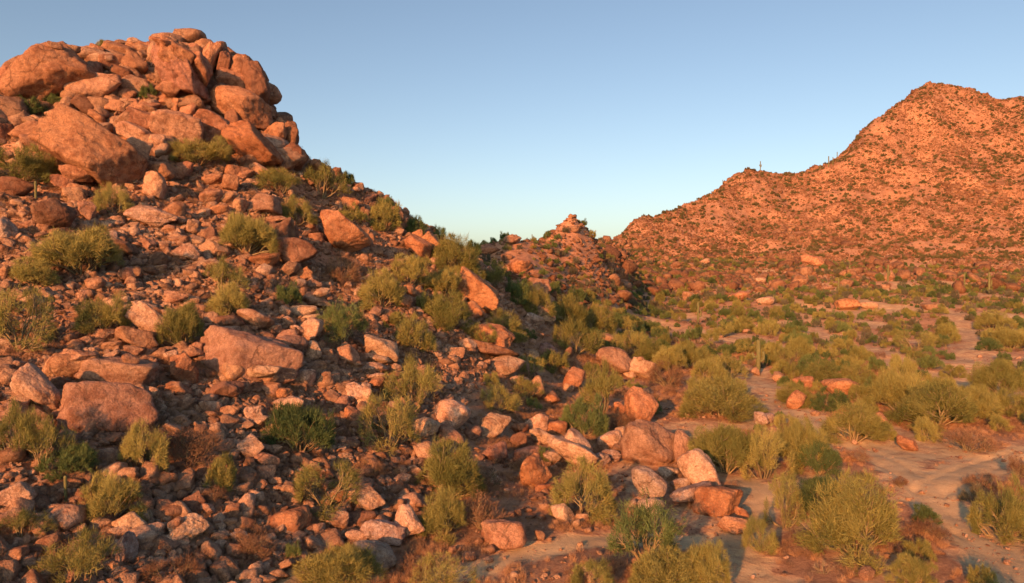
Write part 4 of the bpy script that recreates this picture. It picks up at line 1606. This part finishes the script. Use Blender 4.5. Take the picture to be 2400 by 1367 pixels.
# ---------------------------------------------------------------- labels: each boulder and shrub told apart by look and by what it stands beside
def label_all(things, landmarks, describe):
    used = {t['label'] for t in things if t['label']}
    todo = [t for t in things if not t['label']]
    # hand-written labels single their thing out already
    def rel(t, L):
        dx, dy = t['x'] - L['x'], t['y'] - t['h'] * t.get('yo', 0.0) - L['y'] + L['h'] * L.get('yo', 0.0)
        if abs(dx) > abs(dy) * 1.1: return 'on the shadow side of' if dx > 0 else 'on the sunward side of'
        return 'downhill of' if dy > 0 else 'uphill of'
    rows = {}
    for t in todo:
        near_l = sorted(landmarks, key=lambda L: math.hypot(t['x'] - L['x'], t['y'] - L['y']) - 0.25 * (L['w'] + L['h']))[:3]
        t['near'] = near_l
        rows.setdefault((describe(t), rel(t, near_l[0]), near_l[0]['short']), []).append(t)
    words = ['', 'second ', 'third ', 'fourth ', 'fifth ', 'sixth ', 'seventh ', 'eighth ', 'ninth ', 'tenth ', 'eleventh ', 'twelfth ', 'thirteenth ', 'fourteenth ', 'fifteenth ']
    for (desc, r, short), ts in rows.items():
        L = ts[0]['near'][0]
        ts.sort(key=lambda t: math.hypot(t['x'] - L['x'], t['y'] - L['y']))
        for k, t in enumerate(ts):
            if len(ts) == 1: lab = '%s %s the %s' % (desc, r, short)
            elif k < len(words): lab = '%s%s %s the %s' % ('first ' if k == 0 else words[k], desc, {'downhill of': 'counting downhill from', 'uphill of': 'counting uphill from'}.get(r, r), short)
            else: lab = '%s %s the %s' % (desc, r, short)
            if len(lab.split()) > 16: lab = lab.replace('counting uphill from', 'uphill of').replace('counting downhill from', 'downhill of').replace('dark green', 'green').replace('dry brown', 'brown').replace('wide low', 'low')
            if len(lab.split()) > 16: lab = lab.replace('on the sunward side of', 'sunward of').replace('on the shadow side of', 'shadeward of')
            t['label'] = lab
            used.add(lab)
    for t in things:
        t['obj']['label'] = t['label']

LAND = []
SAG_SHORT = {1777: 'tall saguaro with short arms', 1636: 'leaning saguaro of the middle valley', 1991: 'saguaro by the dark slope ridge', 2081: 'saguaro among pale rocks', 2318: 'tall saguaro above the far wash', 2260: 'plain saguaro at the mountain foot', 1965: 'saguaro on the upper valley floor', 76: 'slim saguaro under the crag', 154: 'stout saguaro column'}
SHORT = {}
for e in entries:
    if e['label']: LAND.append(dict(x=e['x'], y=e['y'], w=e['w'], h=e['h'], short=e['label'], yo=0))
for it in items:
    it['yo'] = 0.5
    if it['label']: LAND.append(dict(x=it['x'], y=it['y'], w=it['w'], h=it['h'], short=it['label'], yo=0.5))
import re as _re
for L in LAND:                                        # a shorter way to call a landmark: the noun phrase before its place
    s = L['short']
    cut = _re.split(r' (?:at|on|in|under|beside|above|below|perched|with|of|behind|amid|tucked|beyond|between|jutting|leaning|lying|standing|growing|hanging|filling|breaking|split|nestled|half|along|crowning|pointing|before|among|joined|across|silhouetted|off|wholly) ', s)[0]
    L['noun'] = cut
from collections import Counter
_cnt = Counter(L['noun'] for L in LAND)
for L in LAND:
    L['short'] = L['noun'] if _cnt[L['noun']] == 1 and len(L['noun'].split()) >= 3 else None
for x_, y_, h_, l_ in SAG_LAND:
    if int(x_) in SAG_SHORT: LAND.append(dict(x=x_, y=y_, w=10, h=h_, short=SAG_SHORT[int(x_)], yo=0.5))
LAND = [L for L in LAND if L['short'] and len(L['short'].split()) <= 6]
def size_word(w, h):
    s = math.sqrt(w * h)
    return 'large' if s > 62 else 'medium' if s > 42 else 'small' if s > 27 else 'tiny'
label_all(boulders, LAND, lambda t: '%s %s %s boulder' % (size_word(t['w'], t['h']), WORD_S[t['shape']], WORD_T[t['tint']]))
SH_W = {'S': 'low grey green shrub', 'P': 'olive shrub', 'C': 'dark green shrub', 'D': 'dry brown bush', 'B': 'bare dead branch'}
def shrub_shape(t):
    a = t['w'] / t['h']
    return 'wide low' if a > 1.62 else 'broad' if a > 1.38 else 'rounded' if a > 1.15 else 'upright'
label_all(items, LAND, lambda t: '%s %s %s' % (size_word(t['w'], t['h']), shrub_shape(t), SH_W[t['kind']].replace('low ', '')))
print('boulders', len(boulders), 'shrubs', len(items), 'objects', len(COL.objects))
